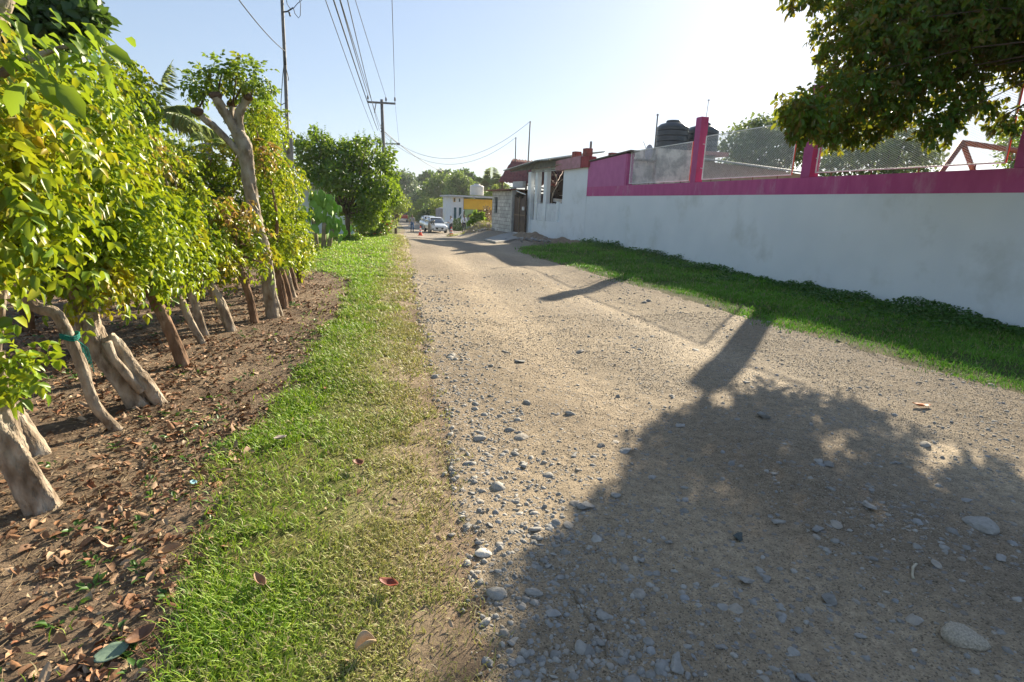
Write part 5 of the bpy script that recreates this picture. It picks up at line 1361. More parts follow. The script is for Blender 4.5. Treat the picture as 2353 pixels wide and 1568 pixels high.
# tidy undergrowth between cactus and bush
ug = clump_px([(770, 555, 12), (790, 558, 12), (808, 552, 12), (820, 548, 12)], 24, .5)
broad_tree('low_bush', 'low green shrub between the cactus and the flowering bush', (at(795, 565, 24)[0], 24, g1(0, 24)), .6, ug, CITRUS, 1500, .08, tr=.02, cat='bush', loose=.15)

# prickly pear: every pad a mesh of its own kind, shared
yc = 20.0; cb = at(738, 580, yc)
cac = thing('prickly_pear', (cb[0], yc, g1(cb[0], yc)), 'tall prickly pear cactus of flat green pads beside the end of the fence trees', 'cactus')
PADM = pmat('cactus_pad', (.20, .38, .045), (.13, .28, .04), 5, .6, .3, 40, .35, stain=(.22, .26, .12), stain_scale=2.5)
CST = pmat('cactus_stem', (.36, .29, .19), (.22, .18, .12), 8, .9, .6, 30)
v_, f_ = ico(3, .05, 900, 1); pm = bpy.data.meshes.new('pad')
pm.from_pydata([(x * .5 * (1 + .25 * z), y * .11, (z + 1) * .5) for x, y, z in v_], [], f_); pm.materials.append(PADM); pm.polygons.foreach_set('use_smooth', [True] * len(f_))
offc = np.array(cac.location); rs = random.Random(5); cnt = 0
m = MB()
for bx_, h_ in ((-.22, .95), (.12, .8), (.38, .6)): m.tube([offc + np.array([bx_ * .6, 0, -.1]), offc + np.array([bx_ * .8, .05, h_ * .5]), offc + np.array([bx_, 0, h_])], [.09, .07, .06], 10, lump=.12, seed=3)
m.build('stem', CST, cac, True)
stack = [((-.22, 0, .85), 0), ((-.05, .15, .75), 0), ((.12, 0, .75), 0), ((.40, 0, .5), 0), ((.3, -.1, .3), 0), ((-.35, -.05, .55), 0), ((.2, .1, .25), 0), ((-.05, -.12, .45), 0), ((.55, 0, .12), 0), ((-.15, -.2, 1.0), 0)]
while stack and cnt < 98:
    (x, y, z), lev = stack.pop(0); L_p = rs.uniform(.26, .38) * (.94 ** lev); tl = rs.uniform(-.6, .6) + x * .25
    o = link_mesh('pad', pm, cac); o.location = (x, y, z); o.scale = (L_p * rs.uniform(.6, .8), L_p * .55, L_p); o.rotation_euler = (rs.uniform(-.35, .35), tl, rs.uniform(-1.5, 1.5)); cnt += 1
    e = (x + L_p * .93 * math.sin(tl), y + rs.uniform(-.08, .08), z + L_p * .93 * math.cos(tl))
    if lev < 5 and e[2] < 2.45 - abs(e[0] + .12) * 1.0:
        for k in range(2 if lev < 3 else 1): stack.append(((e[0] + (k - .5) * .2, e[1] + rs.uniform(-.12, .12), e[2] - .05), lev + 1))

# small white house glimpsed between cactus and bush
hs = at(800, 535, 36); o = thing('white_cottage', (hs[0], 37, g1(hs[0], 37)), 'white cottage wall with blue column glimpsed between cactus and bushy tree', 'house')
m = MB(); m.box((hs[0] - 1.2, 38.5, .6), (4.0, 3, 3.4)); m.build('wall', pmat('white_wall_b', (.72, .75, .8), (.64, .68, .73), 3), o)
m = MB(); m.box((hs[0] + .55, 36.6, .6), (.2, .2, 3.2)); m.build('column', pmat('blue_paint', (.12, .25, .42), (.1, .2, .34), 4), o)
m = MB(); m.box((hs[0] - 1.0, 38.2, 2.4), (4.8, 4.6, .14)); m.build('roof', FIBRE, o)
m = MB(); m.box((hs[0] + .1, 36.97, .3), (.5, .05, 1.0)); m.build('window', pmat('wood_shutter', (.3, .2, .14), (.22, .15, .1), 8), o)

# dark tree high behind the fence at the top left
dt = clump_px([(60, -10, 60), (120, 20, 55), (165, 45, 40), (200, 60, 26), (215, 40, 20), (130, 65, 35), (20, 40, 60), (90, -60, 70), (180, 20, 25), (-40, 10, 70)], 10, .8)
broad_tree('shade_tree', 'dark green tree towering behind the fence trees in the top left corner', (-7.4, 10, 0), 6.5, dt, DARKL, 4500, .17, tr=.16, tmpl=LEAF, loose=.12)


# palms ------------------------------------------------------------
PALML = lmat('palm_leaf', [(.20, .28, .08), (.25, .33, .10), (.30, .36, .13)], (.45, .52, .16), .45, .4, .4)


def palm(label, base, crown, frond_dirs, L_p, leaflet, trunk_r=.14, group='palms rising over the trees'):
    t = thing('palm_tree', base, label, 'palm', group); m = MB(); c = np.array(crown, float); bb = np.array(base, float)
    m.tube([bb - np.array([0, 0, .2]), (bb + c) / 2 + np.array([.1, 0, 0]), c], [trunk_r * 1.2, trunk_r, trunk_r * .9], 12, lump=.05); m.build('trunk', pmat('palm_bark', (.3, .26, .21), (.2, .17, .13), 8, .9, .7, 26) if 'palm_bark' not in bpy.data.materials else bpy.data.materials['palm_bark'], t, True)
    for fd, drp in frond_dirs:
        fd = np.array(fd, float); fd /= np.linalg.norm(fd); n_ = 46; ts = np.linspace(.12, 1, n_)
        sp_ = c + fd * (L_p * ts)[:, None] - np.array([0, 0, 1.0]) * (drp * L_p * ts ** 2)[:, None]
        tan = nrm(fd - np.array([0, 0, 1.0]) * (2 * drp * ts)[:, None]); sd_ = nrm(np.cross(tan, np.array([0, 0, 1.0])))
        P2 = []; D2 = []; N2 = []; S2 = []
        for sg in (-1, 1):
            ln_ = leaflet * np.sin(np.pi * np.clip(ts * .88 + .1, 0, 1)) ** .6 * rng.uniform(.85, 1.1, n_)
            P2.append(sp_); D2.append(nrm(sd_ * sg * .8 + tan * .55 - np.array([0, 0, .55]) + rng.normal(size=(n_, 3)) * .07)); N2.append(np.cross(sd_ * sg, tan) * sg + rng.normal(size=(n_, 3)) * .2); S2.append(np.stack([ln_ * .085, ln_, ln_ * .5], -1))
        P2.append(sp_[::3]); D2.append(tan[::3]); N2.append(np.tile([0, 0, 1.0], (len(sp_[::3]), 1))); S2.append(np.stack([np.full(len(sp_[::3]), .05), np.full(len(sp_[::3]), L_p * .09), np.full(len(sp_[::3]), .02)], -1))
        scatter('frond', *leaf(.9, .3, .35, .8), np.concatenate(P2), basis_from(np.concatenate(D2), np.concatenate(N2)), np.concatenate(S2), PALML, t, True)
    return t


pc = at(352, 272, 17)
palm('coconut palm whose drooping fronds show over the fence trees on the left', (pc[0] - .8, 17, 0), pc, [((.30, 0, 1.0), .22), ((.75, 0, .75), .62), ((.9, .1, .2), .45), ((-.7, .2, .9), .5), ((-1, 0, .4), .5), ((.3, .8, .8), .5), ((-.2, -.6, .9), .5), ((.9, .3, .05), .4), ((.55, -.5, .3), .5)], 1.75, .55)
pf = at(428, 285, 14)
palm('lower palm with a dark frond slanting out left of the pollarded tree', (pf[0] + .6, 14, 0), at(470, 330, 14), [((-.9, 0, -.25), .2), ((.5, .4, .5), .5), ((-.3, .5, .8), .5), ((.8, .1, .3), .5)], 0.75, .24)
palm('palm standing above the roofs beside the red corrugated roof', (at(1130, 500, 85)[0], 85, -1.6), at(1128, 430, 85), [((-1, 0, .5), .5), ((-.6, .2, .9), .45), ((-.2, 0, 1.1), .3), ((.3, .1, 1.0), .45), ((.8, 0, .7), .55), ((1, .2, .3), .5), ((-.9, -.2, .1), .4), ((.2, -.5, .8), .5), ((-.4, -.5, .8), .5), ((.05, .1, 1.2), .2)], 3.6, 1.5, .2)

# ---- big tree hanging over the wall at the upper right
yo = 8.0
oc = []
for u, v, r_, yy_ in ((1960, 40, 60, 8.4), (2050, 30, 80, 8.2), (2150, 40, 90, 8), (2250, 40, 90, 7.6), (2340, 50, 75, 7.4), (1940, 120, 45, 8.3), (2010, 130, 70, 8.1), (2110, 140, 70, 7.9), (2200, 100, 60, 7.7), (2290, 110, 45, 7.5), (1925, 200, 42, 7.6), (1990, 210, 55, 7.8),
                      (1870, 255, 40, 7.2), (1872, 255, 32, 8.7), (1845, 270, 22, 8.6), (1900, 300, 24, 8.4), (1830, 250, 26, 7.0), (1845, 285, 28, 7.1), (1920, 270, 48, 8.7), (1985, 265, 48, 8.6), (2060, 215, 48, 7.7), (1930, 315, 24, 8.9), (1990, 305, 24, 8.8), (2045, 270, 26, 8.6), (2130, 205, 36, 7.6), (2170, 270, 26, 7.1), (2150, 300, 22, 7.0), (2190, 250, 16, 7.1),
                      (2265, 240, 14, 7.0), (2250, 215, 14, 7.1), (2300, 285, 13, 6.9), (2330, 270, 11, 6.9), (2350, 150, 30, 7.2), (2220, 180, 30, 7.4), (2080, 250, 22, 7.6), (1830, -10, 14, 8), (1875, -8, 16, 8), (2430, 30, 60, 7.2), (2400, -60, 140, 7.5), (2200, -80, 130, 8.0), (2050, -60, 100, 8.4)):
    c = at(u, v, yy_); q = r_ / PF * np.linalg.norm(c - CAM); oc.append((c, (q, q * 1.3, q * .8), r_ * r_ if r_ > 30 else r_ * r_ * 1.6))
# crown mass out of view to the right and above: it throws the shade on the road
for c, q in (((11.2, 6.0, 4.6), 1.5), ((10.3, 4.7, 4.3), 1.1), ((11.9, 4.0, 5.2), 1.3), ((9.2, 5.2, 5.0), 1.1), ((12.6, 7.6, 5.0), 1.4), ((10.2, 7.6, 5.6), 1.4), ((8.9, 6.6, 4.9), 1.0), ((9.5, 3.3, 4.1), .8), ((8.8, 7.4, 4.2), .7), ((8.0, 7.4, 4.4), .7), ((10.9, 3.0, 4.4), .7)):
    oc.append((np.array(c), (q, q, q * .75), 9000 * q * q / 2.2))
ot = thing('overhanging_tree', (12.2, 5.0, 0), 'large dark leaved tree hanging its branches over the wall at the upper right', 'tree')
m = MB(); m.tube([(12.2, 5.0, -.3), (12.1, 5.05, 1.2), (11.9, 5.2, 2.6), (11.6, 5.4, 3.6)], [.26, .2, .18, .15], 14, lump=.06); m.build('trunk', DARKBARK, ot, True)
m = MB(); k = np.array([11.6, 5.4, 3.5])
for c, rad, w_ in oc[2:34:4] + oc[38:]:
    far_ = c[0] < 9.5; m.tube([k, k * .7 + c * .3 + np.array([0, 0, .75]), k * .35 + c * .65 + np.array([0, 0, .55]), c + np.array([0, 0, .1])], [.028, .016, .009, .003] if far_ else [.08, .05, .03, .008], 6)
m.build('limb', DARKBARK, ot, True)
tot = sum(w_ for _, _, w_ in oc); BB = []; DD = []
for c, rad, w_ in oc:
    n_ = int(7200 * w_ / tot) + 9; p, d = shell(n_, c, rad, .25); BB.append(p); DD.append(rng.normal(size=p.shape) * .8 + d * .5 + np.array([0, 0, -.35]))
BB = np.concatenate(BB); DD = nrm(np.concatenate(DD)); n_ = len(BB)
P2 = []; D2 = []; N2 = []; S2 = []
for k in range(7):                                                   # leaves spiral round each twig end and droop
    a_ = k * 2.4 + rng.uniform(0, 6.28, n_); s1 = nrm(np.cross(DD, rand_dirs(n_))); s2 = np.cross(DD, s1)
    P2.append(BB + DD * (.02 + .025 * k)); dd = DD * .35 + (s1 * np.cos(a_)[:, None] + s2 * np.sin(a_)[:, None]) * .7 + np.array([0, 0, -.55]); D2.append(dd); N2.append(s1 + rng.normal(size=(n_, 3)) * .4 + np.array([0, 0, .4])); S2.append(rng.uniform(.075, .13, n_))
leaves('crown', np.concatenate(P2), np.concatenate(D2), np.concatenate(N2), np.concatenate(S2), BROWNUND, ot, leaf(.5, .25, .22, .75))

# ---- trees behind the wall, hazy against the light
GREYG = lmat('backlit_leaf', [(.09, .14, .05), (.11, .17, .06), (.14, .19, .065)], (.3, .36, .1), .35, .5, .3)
ta = clump_px([(1690, 330, 32), (1720, 310, 34), (1755, 300, 34), (1790, 295, 32), (1815, 300, 28), (1700, 365, 34), (1745, 350, 42), (1790, 345, 42), (1830, 340, 30), (1680, 395, 18), (1655, 388, 12), (1720, 390, 30), (1780, 385, 35), (1820, 270, 18), (1735, 285, 10), (1700, 298, 9), (1835, 300, 26), (1850, 360, 20)], 30, 1.5)
broad_tree('garden_tree', 'leafy tree seen through the middle mesh panel between two pillars', (at(1765, 450, 30)[0], 30, 0), 5, ta, GREYG, 6500, .24, tr=.16, loose=.12)
tb = clump_px([(1905, 350, 34), (1950, 340, 38), (1990, 335, 38), (2030, 325, 34), (2075, 320, 32), (2110, 335, 30), (2135, 350, 24), (2060, 355, 42), (2000, 370, 40), (1940, 380, 36), (2100, 370, 34), (2150, 365, 16), (1895, 390, 25), (2030, 395, 35), (2090, 400, 30), (2085, 300, 10), (2125, 318, 10), (2050, 305, 9)], 25, 1.5)
broad_tree('garden_tree', 'wide low leafy tree seen through the nearest mesh panel left of the swing set', (at(2030, 450, 25)[0], 25, 0), 4.5, tb, GREYG, 7500, .20, tr=.16, loose=.12)
tc_ = clump_px([(2335, 300, 26), (2350, 330, 30), (2360, 360, 30), (2330, 335, 14), (2345, 375, 20), (2390, 330, 50)], 18, .8)
broad_tree('garden_tree', 'green tree peeping past the right pillar behind the swing set', (at(2400, 420, 18)[0], 18, 0), 4, tc_, CITRUS, 2500, .16, tr=.12, loose=.15)
# ================================================================== FAR END OF THE ROAD
YEL = pmat('ochre_yellow', (.88, .50, .035), (.78, .43, .03), 2, .8, .2, 20)
WHT = pmat('white_house_paint', (.80, .80, .80), (.72, .72, .72), 2, .85, .2, 20, stain=(.72, .64, .36), stain_scale=.5)
GLS = pmat('dark_window', (.04, .055, .06), (.03, .04, .045), 3, .15, 0, spec=.6)
yh = 72.0
x0, x1, x2 = at(1037, 470, yh)[0], at(1065, 470, yh)[0], at(1137, 470, yh)[0]
gb = g1(x1, yh)
h = thing('yellow_house', (x1, yh, gb), 'two storey house with ochre yellow balcony, white end and green arch past the parked car', 'house')
zt0 = at(1050, 453, yh)[2]
m = MB(); m.box(((x0 + x1) / 2, yh + 3, (gb - .3 + zt0) / 2), (x1 - x0, 6, zt0 - gb + .3)); m.build('white_wall', WHT, h)
m = MB(); m.box(((x1 + x2) / 2 + .4, yh + 3.6, (gb - .3 + zt0 - .1) / 2), (x2 - x1 + .8, 5.2, zt0 - gb + .2)); m.build('rear_wall', pmat('tan_wall', (.42, .3, .17), (.34, .24, .14), 2), h)
zb = at(1090, 482, yh)[2]; zy = at(1090, 458, yh)[2]
m = MB(); m.box(((x1 + x2) / 2 + .38, yh + .3, (zb + zy) / 2), (x2 - x1 + .7, .9, zy - zb)); m.build('balcony', YEL, h, bevel=.03)
m = MB(); m.box(((x0 + x2) / 2 + .3, yh + 2.8, zt0 + .12), (x2 - x0 + 1.4, 7, .2)); m.build('roof_slab', pmat('pale_slab', (.6, .6, .6), (.46, .46, .46), 3), h)
GRN = pmat('lime_green', (.36, .48, .2), (.3, .4, .17), 3)
ax0, ax1 = at(1067, 500, yh)[0], at(1097, 500, yh)[0]; cxa = (ax0 + ax1) / 2; wa = ax1 - ax0
m = MB(); n_ = 17; ri = wa * .33; zs_ = at(1080, 495, yh)[2] - .25
ring = [(cxa + ri * math.cos(a_), yh - .3, zs_ + ri * .75 * math.sin(a_)) for a_ in np.linspace(0, math.pi, n_)]
outer = [(min(max(cxa + wa * .75 * math.cos(a_), ax0), ax1), yh - .3, min(zs_ + wa * .8 * math.sin(a_), zb - .01)) for a_ in np.linspace(0, math.pi, n_)]
for i in range(n_ - 1): m.slab([ring[i], ring[i + 1], outer[i + 1], outer[i]], (0, .3, 0))
m.box((ax0 + (wa / 2 - ri) / 2, yh - .15, (gb + zs_) / 2), (wa / 2 - ri, .3, zs_ - gb)); m.box((ax1 - (wa / 2 - ri) / 2, yh - .15, (gb + zs_) / 2), (wa / 2 - ri, .3, zs_ - gb)); m.build('arch', GRN, h)
m = MB(); m.box((cxa, yh + .1, (gb + zs_) / 2), (2 * ri, .1, zs_ - gb)); m.build('shutter', pmat('grey_shutter', (.36, .35, .36), (.27, .26, .27), 3, stretch=(1, 1, 14)), h)
for fx in (.25, .66):
    wx_ = x0 + (x1 - x0) * fx; zz = at(1050, 460, yh)[2]; m = MB(); m.box((wx_, yh - .02, zz), (.24, .1, .5)); f = m.build('window', YEL if fx < .5 else WHITE, h); m = MB(); m.box((wx_, yh - .06, zz), (.17, .06, .42)); m.build('pane', GLS, f)
    m = MB(); m.box((wx_ + .1, yh - .03, gb + 1.45), (.3, .1, 2.2)); m.build('door', pmat('teal_door', (.05, .13, .14), (.035, .09, .1), 4), h)
m = MB(); a0 = np.array([x0 + .3, yh - .9, gb + .6]); a1 = np.array([x1 - .1, yh - .9, gb + 2.3]); m.tube([a0, a1], .05, 6); m.tube([a0 - np.array([0, 0, .25]), a1 - np.array([0, 0, .9])], .03, 6); m.build('stair_rail', METALW, h)
m = MB(); m.box(((x1 + x2) / 2 + 1.3, yh - .3, gb + .9), (1.6, .3, 2.4)); m.build('side_wall', pmat('brick_side', (.36, .22, .13), (.28, .17, .1), 5), h)
tank('cream water tank on the roof of the yellow house', 1095.5, 423, 449, 18, 74.0, pmat('cream_plastic', (.66, .62, .55), (.58, .54, .48), 2, .5, 0), None)
gs = thing('grey_shack', (at(1022, 500, 80)[0], 80, g1(14, 80)), 'small grey concrete shack with flat roof left of the yellow house', 'house')
xa, xb = at(1012, 500, 80)[0], at(1036, 500, 80)[0]; z_ = at(1020, 480, 80)[2]; gg = g1(14, 80)
m = MB(); m.box(((xa + xb) / 2, 82, (gg + z_) / 2), (xb - xa, 4, z_ - gg)); m.build('wall', pmat('shack_wall', (.36, .34, .34), (.24, .23, .23), 2, stain=(.17, .16, .16)), gs)
m = MB(); m.box(((xa + xb) / 2 + .5, 80.8, z_ + .06), (xb - xa + .5, 4.4, .12)); m.build('roof', pmat('pale_slab_b', (.6, .58, .56), (.5, .48, .46), 3), gs)
m = MB(); m.box((xb - .6, 79.97, gg + 1.0), (.5, .1, 2.0)); m.build('door', GATE, gs)
# earthen wall/bank with hedge near men
m = MB(); pq = at(1068, 520, 66); lowg = thing('garden_hedge', (at(1052, 525, 63)[0], 63, g1(12, 63)), 'clipped green hedge behind the two men in white shirts', 'hedge')
p_, d_ = shell(1500, (at(1052, 518, 63)[0], 63, g1(12, 63) + .6), (.75, .5, .75), .6)
leaves('foliage', p_, d_ + rng.normal(size=p_.shape) * .6, d_ + np.array([0, 0, .4]), rng.uniform(.08, .16, len(p_)), DARKL, lowg, CARD)
m = MB(); m.tube([(lowg.location[0], 63, lowg.location[2] - .1), (lowg.location[0], 63, lowg.location[2] + .7)], [.05, .02], 6); m.build('stem', DARKBARK, lowg)

# traffic cones
CON = pmat('cone_orange', (.85, .085, .02), (.78, .07, .018), 3, .5, 0, spec=.5); CONW = pmat('cone_white', (.8, .78, .74), (.72, .7, .66), 3, .4, 0)


def cone(loc):
    o = thing('traffic_cone', loc, 'orange traffic cone with white bands', 'traffic cone', 'traffic cones across the road')
    m = MB(); m.box((loc[0], loc[1], loc[2] + .02), (.42, .42, .04)); m.build('base', CON, o, bevel=.01)
    rr = lambda z: .165 - .165 * .8 * z / .78
    m = MB(); m.lathe([(rr(0), .04), (rr(.30), .30)], loc, 24); m.lathe([(rr(.42), .42), (rr(.5), .5)], loc, 24); m.lathe([(rr(.64), .64), (rr(.78), .78), (.015, .79)], loc, 24); m.build('cone_body', CON, o, True, angle=40)
    for a_, b_ in ((.301, .419), (.501, .639)): m = MB(); m.lathe([(rr(a_) + .002, a_), (rr(b_) + .002, b_)], loc, 24); m.build('white_band', CONW, o, True, angle=40)
    return o


def copy_tree(o, parent=None):
    c = o.copy(); COL.objects.link(c)
    if parent: c.parent = parent
    for ch in list(o.children): copy_tree(ch, c)
    return c


cp = at(966, 541, 48); cn = cone((cp[0], 48, g1(cp[0], 48))); cn['label'] = 'orange traffic cone standing nearer the left, between the walking woman and the cars'
cp = at(1037, 544, 47); c2 = copy_tree(cn); c2.location = (cp[0], 47, g1(cp[0], 47)); c2['label'] = 'orange traffic cone in front of the man in white at the right road side'

# ---- cars
GLASSC = pmat('car_glass', (.06, .085, .10), (.05, .07, .085), 1, .06, 0, spec=.8, coat=.6)
TYRE = pmat('tyre', (.03, .03, .03), (.02, .02, .02), 10, .85, .2, 60); RIM = pmat('rim', (.5, .5, .52), (.4, .4, .42), 5, .35, 0, metal=.8)
BLK = pmat('black_trim', (.025, .025, .028), (.018, .018, .02), 5, .45, 0); LAMP = pmat('lamp_glass', (.62, .66, .7), (.5, .54, .58), 4, .12, 0, spec=.8)
PLATE = pmat('number_plate', (.7, .7, .66), (.6, .6, .57), 8, .5, 0); PWH = pmat('car_white', (.72, .75, .77), (.70, .73, .75), .5, .28, 0, spec=.5, coat=.8)
PSIL = pmat('car_silver', (.52, .57, .62), (.49, .54, .59), .5, .3, 0, spec=.5, metal=.35, coat=.7); REDC = pmat('car_red', (.42, .02, .025), (.36, .018, .02), .8, .3, 0, spec=.5, coat=.6)


def sect(y, w_, zb, zt_, n=20, ex=4.0, cw=1.0):
    r_ = []
    for k in range(n):
        a_ = 2 * math.pi * k / n; c_, s_ = math.cos(a_), math.sin(a_)
        px = w_ * math.copysign(abs(c_) ** (2 / ex), c_); pz = math.copysign(abs(s_) ** (2 / ex), s_)
        if pz > 0: px *= 1 - (1 - cw) * pz
        r_.append((px, y, (zb + zt_) / 2 + (zt_ - zb) / 2 * pz))
    return r_


def sedan(loc, rz, label, paint, group):
    t = thing('parked_car', loc, label, 'car', group, rz)
    m = MB(); m.loft([sect(-2.02, .60, .34, .62), sect(-1.98, .76, .26, .74), sect(-1.80, .83, .24, .80), sect(-1.45, .86, .24, .88, cw=.93), sect(-.95, .86, .24, .96, cw=.94), sect(-.5, .865, .24, .98), sect(.8, .865, .24, .98), sect(1.5, .85, .25, 1.0), sect(1.95, .80, .3, .98, cw=.95), sect(2.06, .7, .36, .9)]); m.build('body', paint, t, True, True, 50)
    m = MB(); m.loft([sect(-1.02, .70, .93, .955, cw=.96), sect(-.35, .72, .93, 1.40, ex=5, cw=.80), sect(0, .73, .93, 1.455, ex=5, cw=.79), sect(.7, .73, .93, 1.46, ex=5, cw=.79), sect(1.25, .72, .93, 1.38, ex=5, cw=.80), sect(1.85, .68, .93, .99, cw=.92)]); m.build('glasshouse', GLASSC, t, True, True, 50)
    m = MB(); m.loft([sect(-.40, .55, 1.395, 1.425, cw=.98), sect(-.3, .575, 1.42, 1.46, cw=.98), sect(0, .585, 1.44, 1.485, cw=.98), sect(.7, .585, 1.445, 1.488, cw=.98), sect(1.25, .56, 1.37, 1.41, cw=.98)])
    m.build('roof', paint, t, True, True, 50)
    for s_ in (-1, 1):
        m = MB(); m.tube([(s_ * .725, -1.03, .95), (s_ * .585, -.36, 1.415)], .032, 6); m.tube([(s_ * .74, .35, .95), (s_ * .595, .35, 1.44)], .03, 6); m.tube([(s_ * .70, 1.8, .97), (s_ * .58, 1.22, 1.40)], .05, 6); m.build('window_pillar', paint, t, True, True)
        m = MB(); m.loft([[(s_ * (.52 + .3 * q), -1.99 + .28 * q + d_, .66 + .05 * q + hz) for d_, hz in ((0, -.055), (.05, -.05), (.05, .06), (0, .055))] for q in np.linspace(0, 1, 6)]); m.build('headlight', LAMP, t, False, True)
        m = MB(); m.lathe([(.06, 0), (.06, .05)], (0, 0, 0), 12); m2 = MB(); m2.add([(s_ * .64 + p[0], -1.99 + p[2] * -1, .40 + p[1]) for p in m.v], m.f); m2.build('fog_light', BLK, t, False, True)
        m = MB(); m.box((s_ * .95, -.62, 1.0), (.2, .1, .14)); m.tube([(s_ * .85, -.66, .95), (s_ * .92, -.62, .98)], .02, 5); m.build('mirror', paint, t, False, True, bevel=.02)
        m = MB(); m.tube([(s_ * .872, -.1, .80), (s_ * .872, .1, .80)], .014, 5); m.build('door_handle', paint, t, False, True)
        for yw in (-1.22, 1.28):
            wq = thing('wheel', (s_ * .76, yw, .30), None, None); wq.parent = t
            m = MB(); m.lathe([(.19, -.10), (.285, -.10), (.30, -.07), (.30, .07), (.285, .10), (.19, .10)], (0, 0, 0), 28); m2 = MB(); m2.add([(p[2], p[0], p[1]) for p in m.v], m.f); m2.build('tyre', TYRE, wq, True, True, 40)
            m = MB()
            for k in range(5):
                a_ = k * 2 * math.pi / 5; m.tube([(s_ * .09, 0, 0), (s_ * .10, .18 * math.cos(a_), .18 * math.sin(a_))], .028, 5)
            m3 = MB(); m3.lathe([(.14, -.02), (.195, -.02), (.195, .02), (.14, .02)], (0, 0, 0), 24); m.add([(p[2] + s_ * .09, p[0], p[1]) for p in m3.v], m3.f); m.build('rim', RIM, wq, False, True)
    m = MB(); m.loft([[(a_ * .42, -2.035 + d_, .47 + z_) for a_, z_ in ((-1, .09), (-.8, -.10), (.8, -.10), (1, .09))] for d_ in (-.005, .1)]); m.build('grille', BLK, t, False, True, bevel=.01)
    m = MB(); m.box((0, -2.05, .45), (.32, .02, .13)); m.build('number_plate', PLATE, t, False, True)
    m = MB(); m.box((0, -1.98, .235), (1.3, .12, .05)); m.build('bumper_lip', BLK, t, False, True)
    return t


cpn = at(1006, 534, 56); sedan((cpn[0], 57.6, g1(cpn[0], 57)), R(3), 'white compact car facing the camera, parked between the cones', PWH, 'cars parked on the road')
c2p = at(986, 530, 66); sedan((c2p[0], 66, g1(c2p[0], 66)), R(2), 'silver white car half hidden behind the front car', PSIL, 'cars parked on the road')

# red pickup seen from behind
tp = at(924, 511, 95); pk = thing('pickup_truck', (tp[0], 95, g1(tp[0], 95)), 'red pickup truck seen from behind far down the road', 'pickup truck', None, R(-8))
m = MB(); m.loft([sect(.35, .86, .42, 1.12, ex=7), sect(2.4, .86, .42, 1.12, ex=7)]); m.loft([sect(2.41, .86, .42, 1.15, ex=6), sect(3.6, .84, .42, 1.12, ex=6), sect(4.5, .78, .45, 1.0, ex=5)]); m.build('body', REDC, pk, True, True, 45)
m = MB(); m.loft([sect(2.45, .74, 1.1, 1.72, ex=6, cw=.86), sect(3.1, .74, 1.1, 1.75, ex=6, cw=.86), sect(3.9, .72, 1.05, 1.12, ex=6)]); m.build('cab', GLASSC, pk, True, True, 45)
m = MB(); m.loft([sect(2.5, .6, 1.7, 1.76), sect(3.15, .6, 1.72, 1.78)]); m.build('roof', REDC, pk, True, True, 45)
m = MB(); m.box((0, .31, .8), (1.5, .06, .56)); m.build('tailgate', REDC, pk, False, True, bevel=.015)
m = MB(); m.box((0, .25, .5), (1.6, .14, .16)); m.build('bumper', RIM, pk, False, True, bevel=.02)
m = MB(); m.box((0, .17, .52), (.32, .02, .13)); m.build('number_plate', PLATE, pk, False, True)
for s_ in (-1, 1):
    m = MB(); m.box((s_ * .79, .30, .82), (.1, .08, .4)); m.build('tail_light', pmat('tail_lamp', (.5, .03, .03), (.4, .02, .02), 4, .2, 0) if 'tail_lamp' not in bpy.data.materials else bpy.data.materials['tail_lamp'], pk, False, True)
    for yw in (1.1, 3.7):
        m = MB(); m.lathe([(.2, -.11), (.33, -.11), (.35, -.07), (.35, .07), (.33, .11), (.2, .11)], (0, 0, 0), 24); m2 = MB(); m2.add([(p[2] + s_ * .72, p[0] + yw, p[1] + .35) for p in m.v], m.f); m2.build('wheel', TYRE, pk, True, True, 40)

# ---- people
SKIN = pmat('skin_brown', (.28, .155, .095), (.24, .13, .08), 12, .55, .1, 60, .35); HAIR = pmat('hair_black', (.014, .011, .010), (.01, .008, .008), 30, .5, .3, 90)


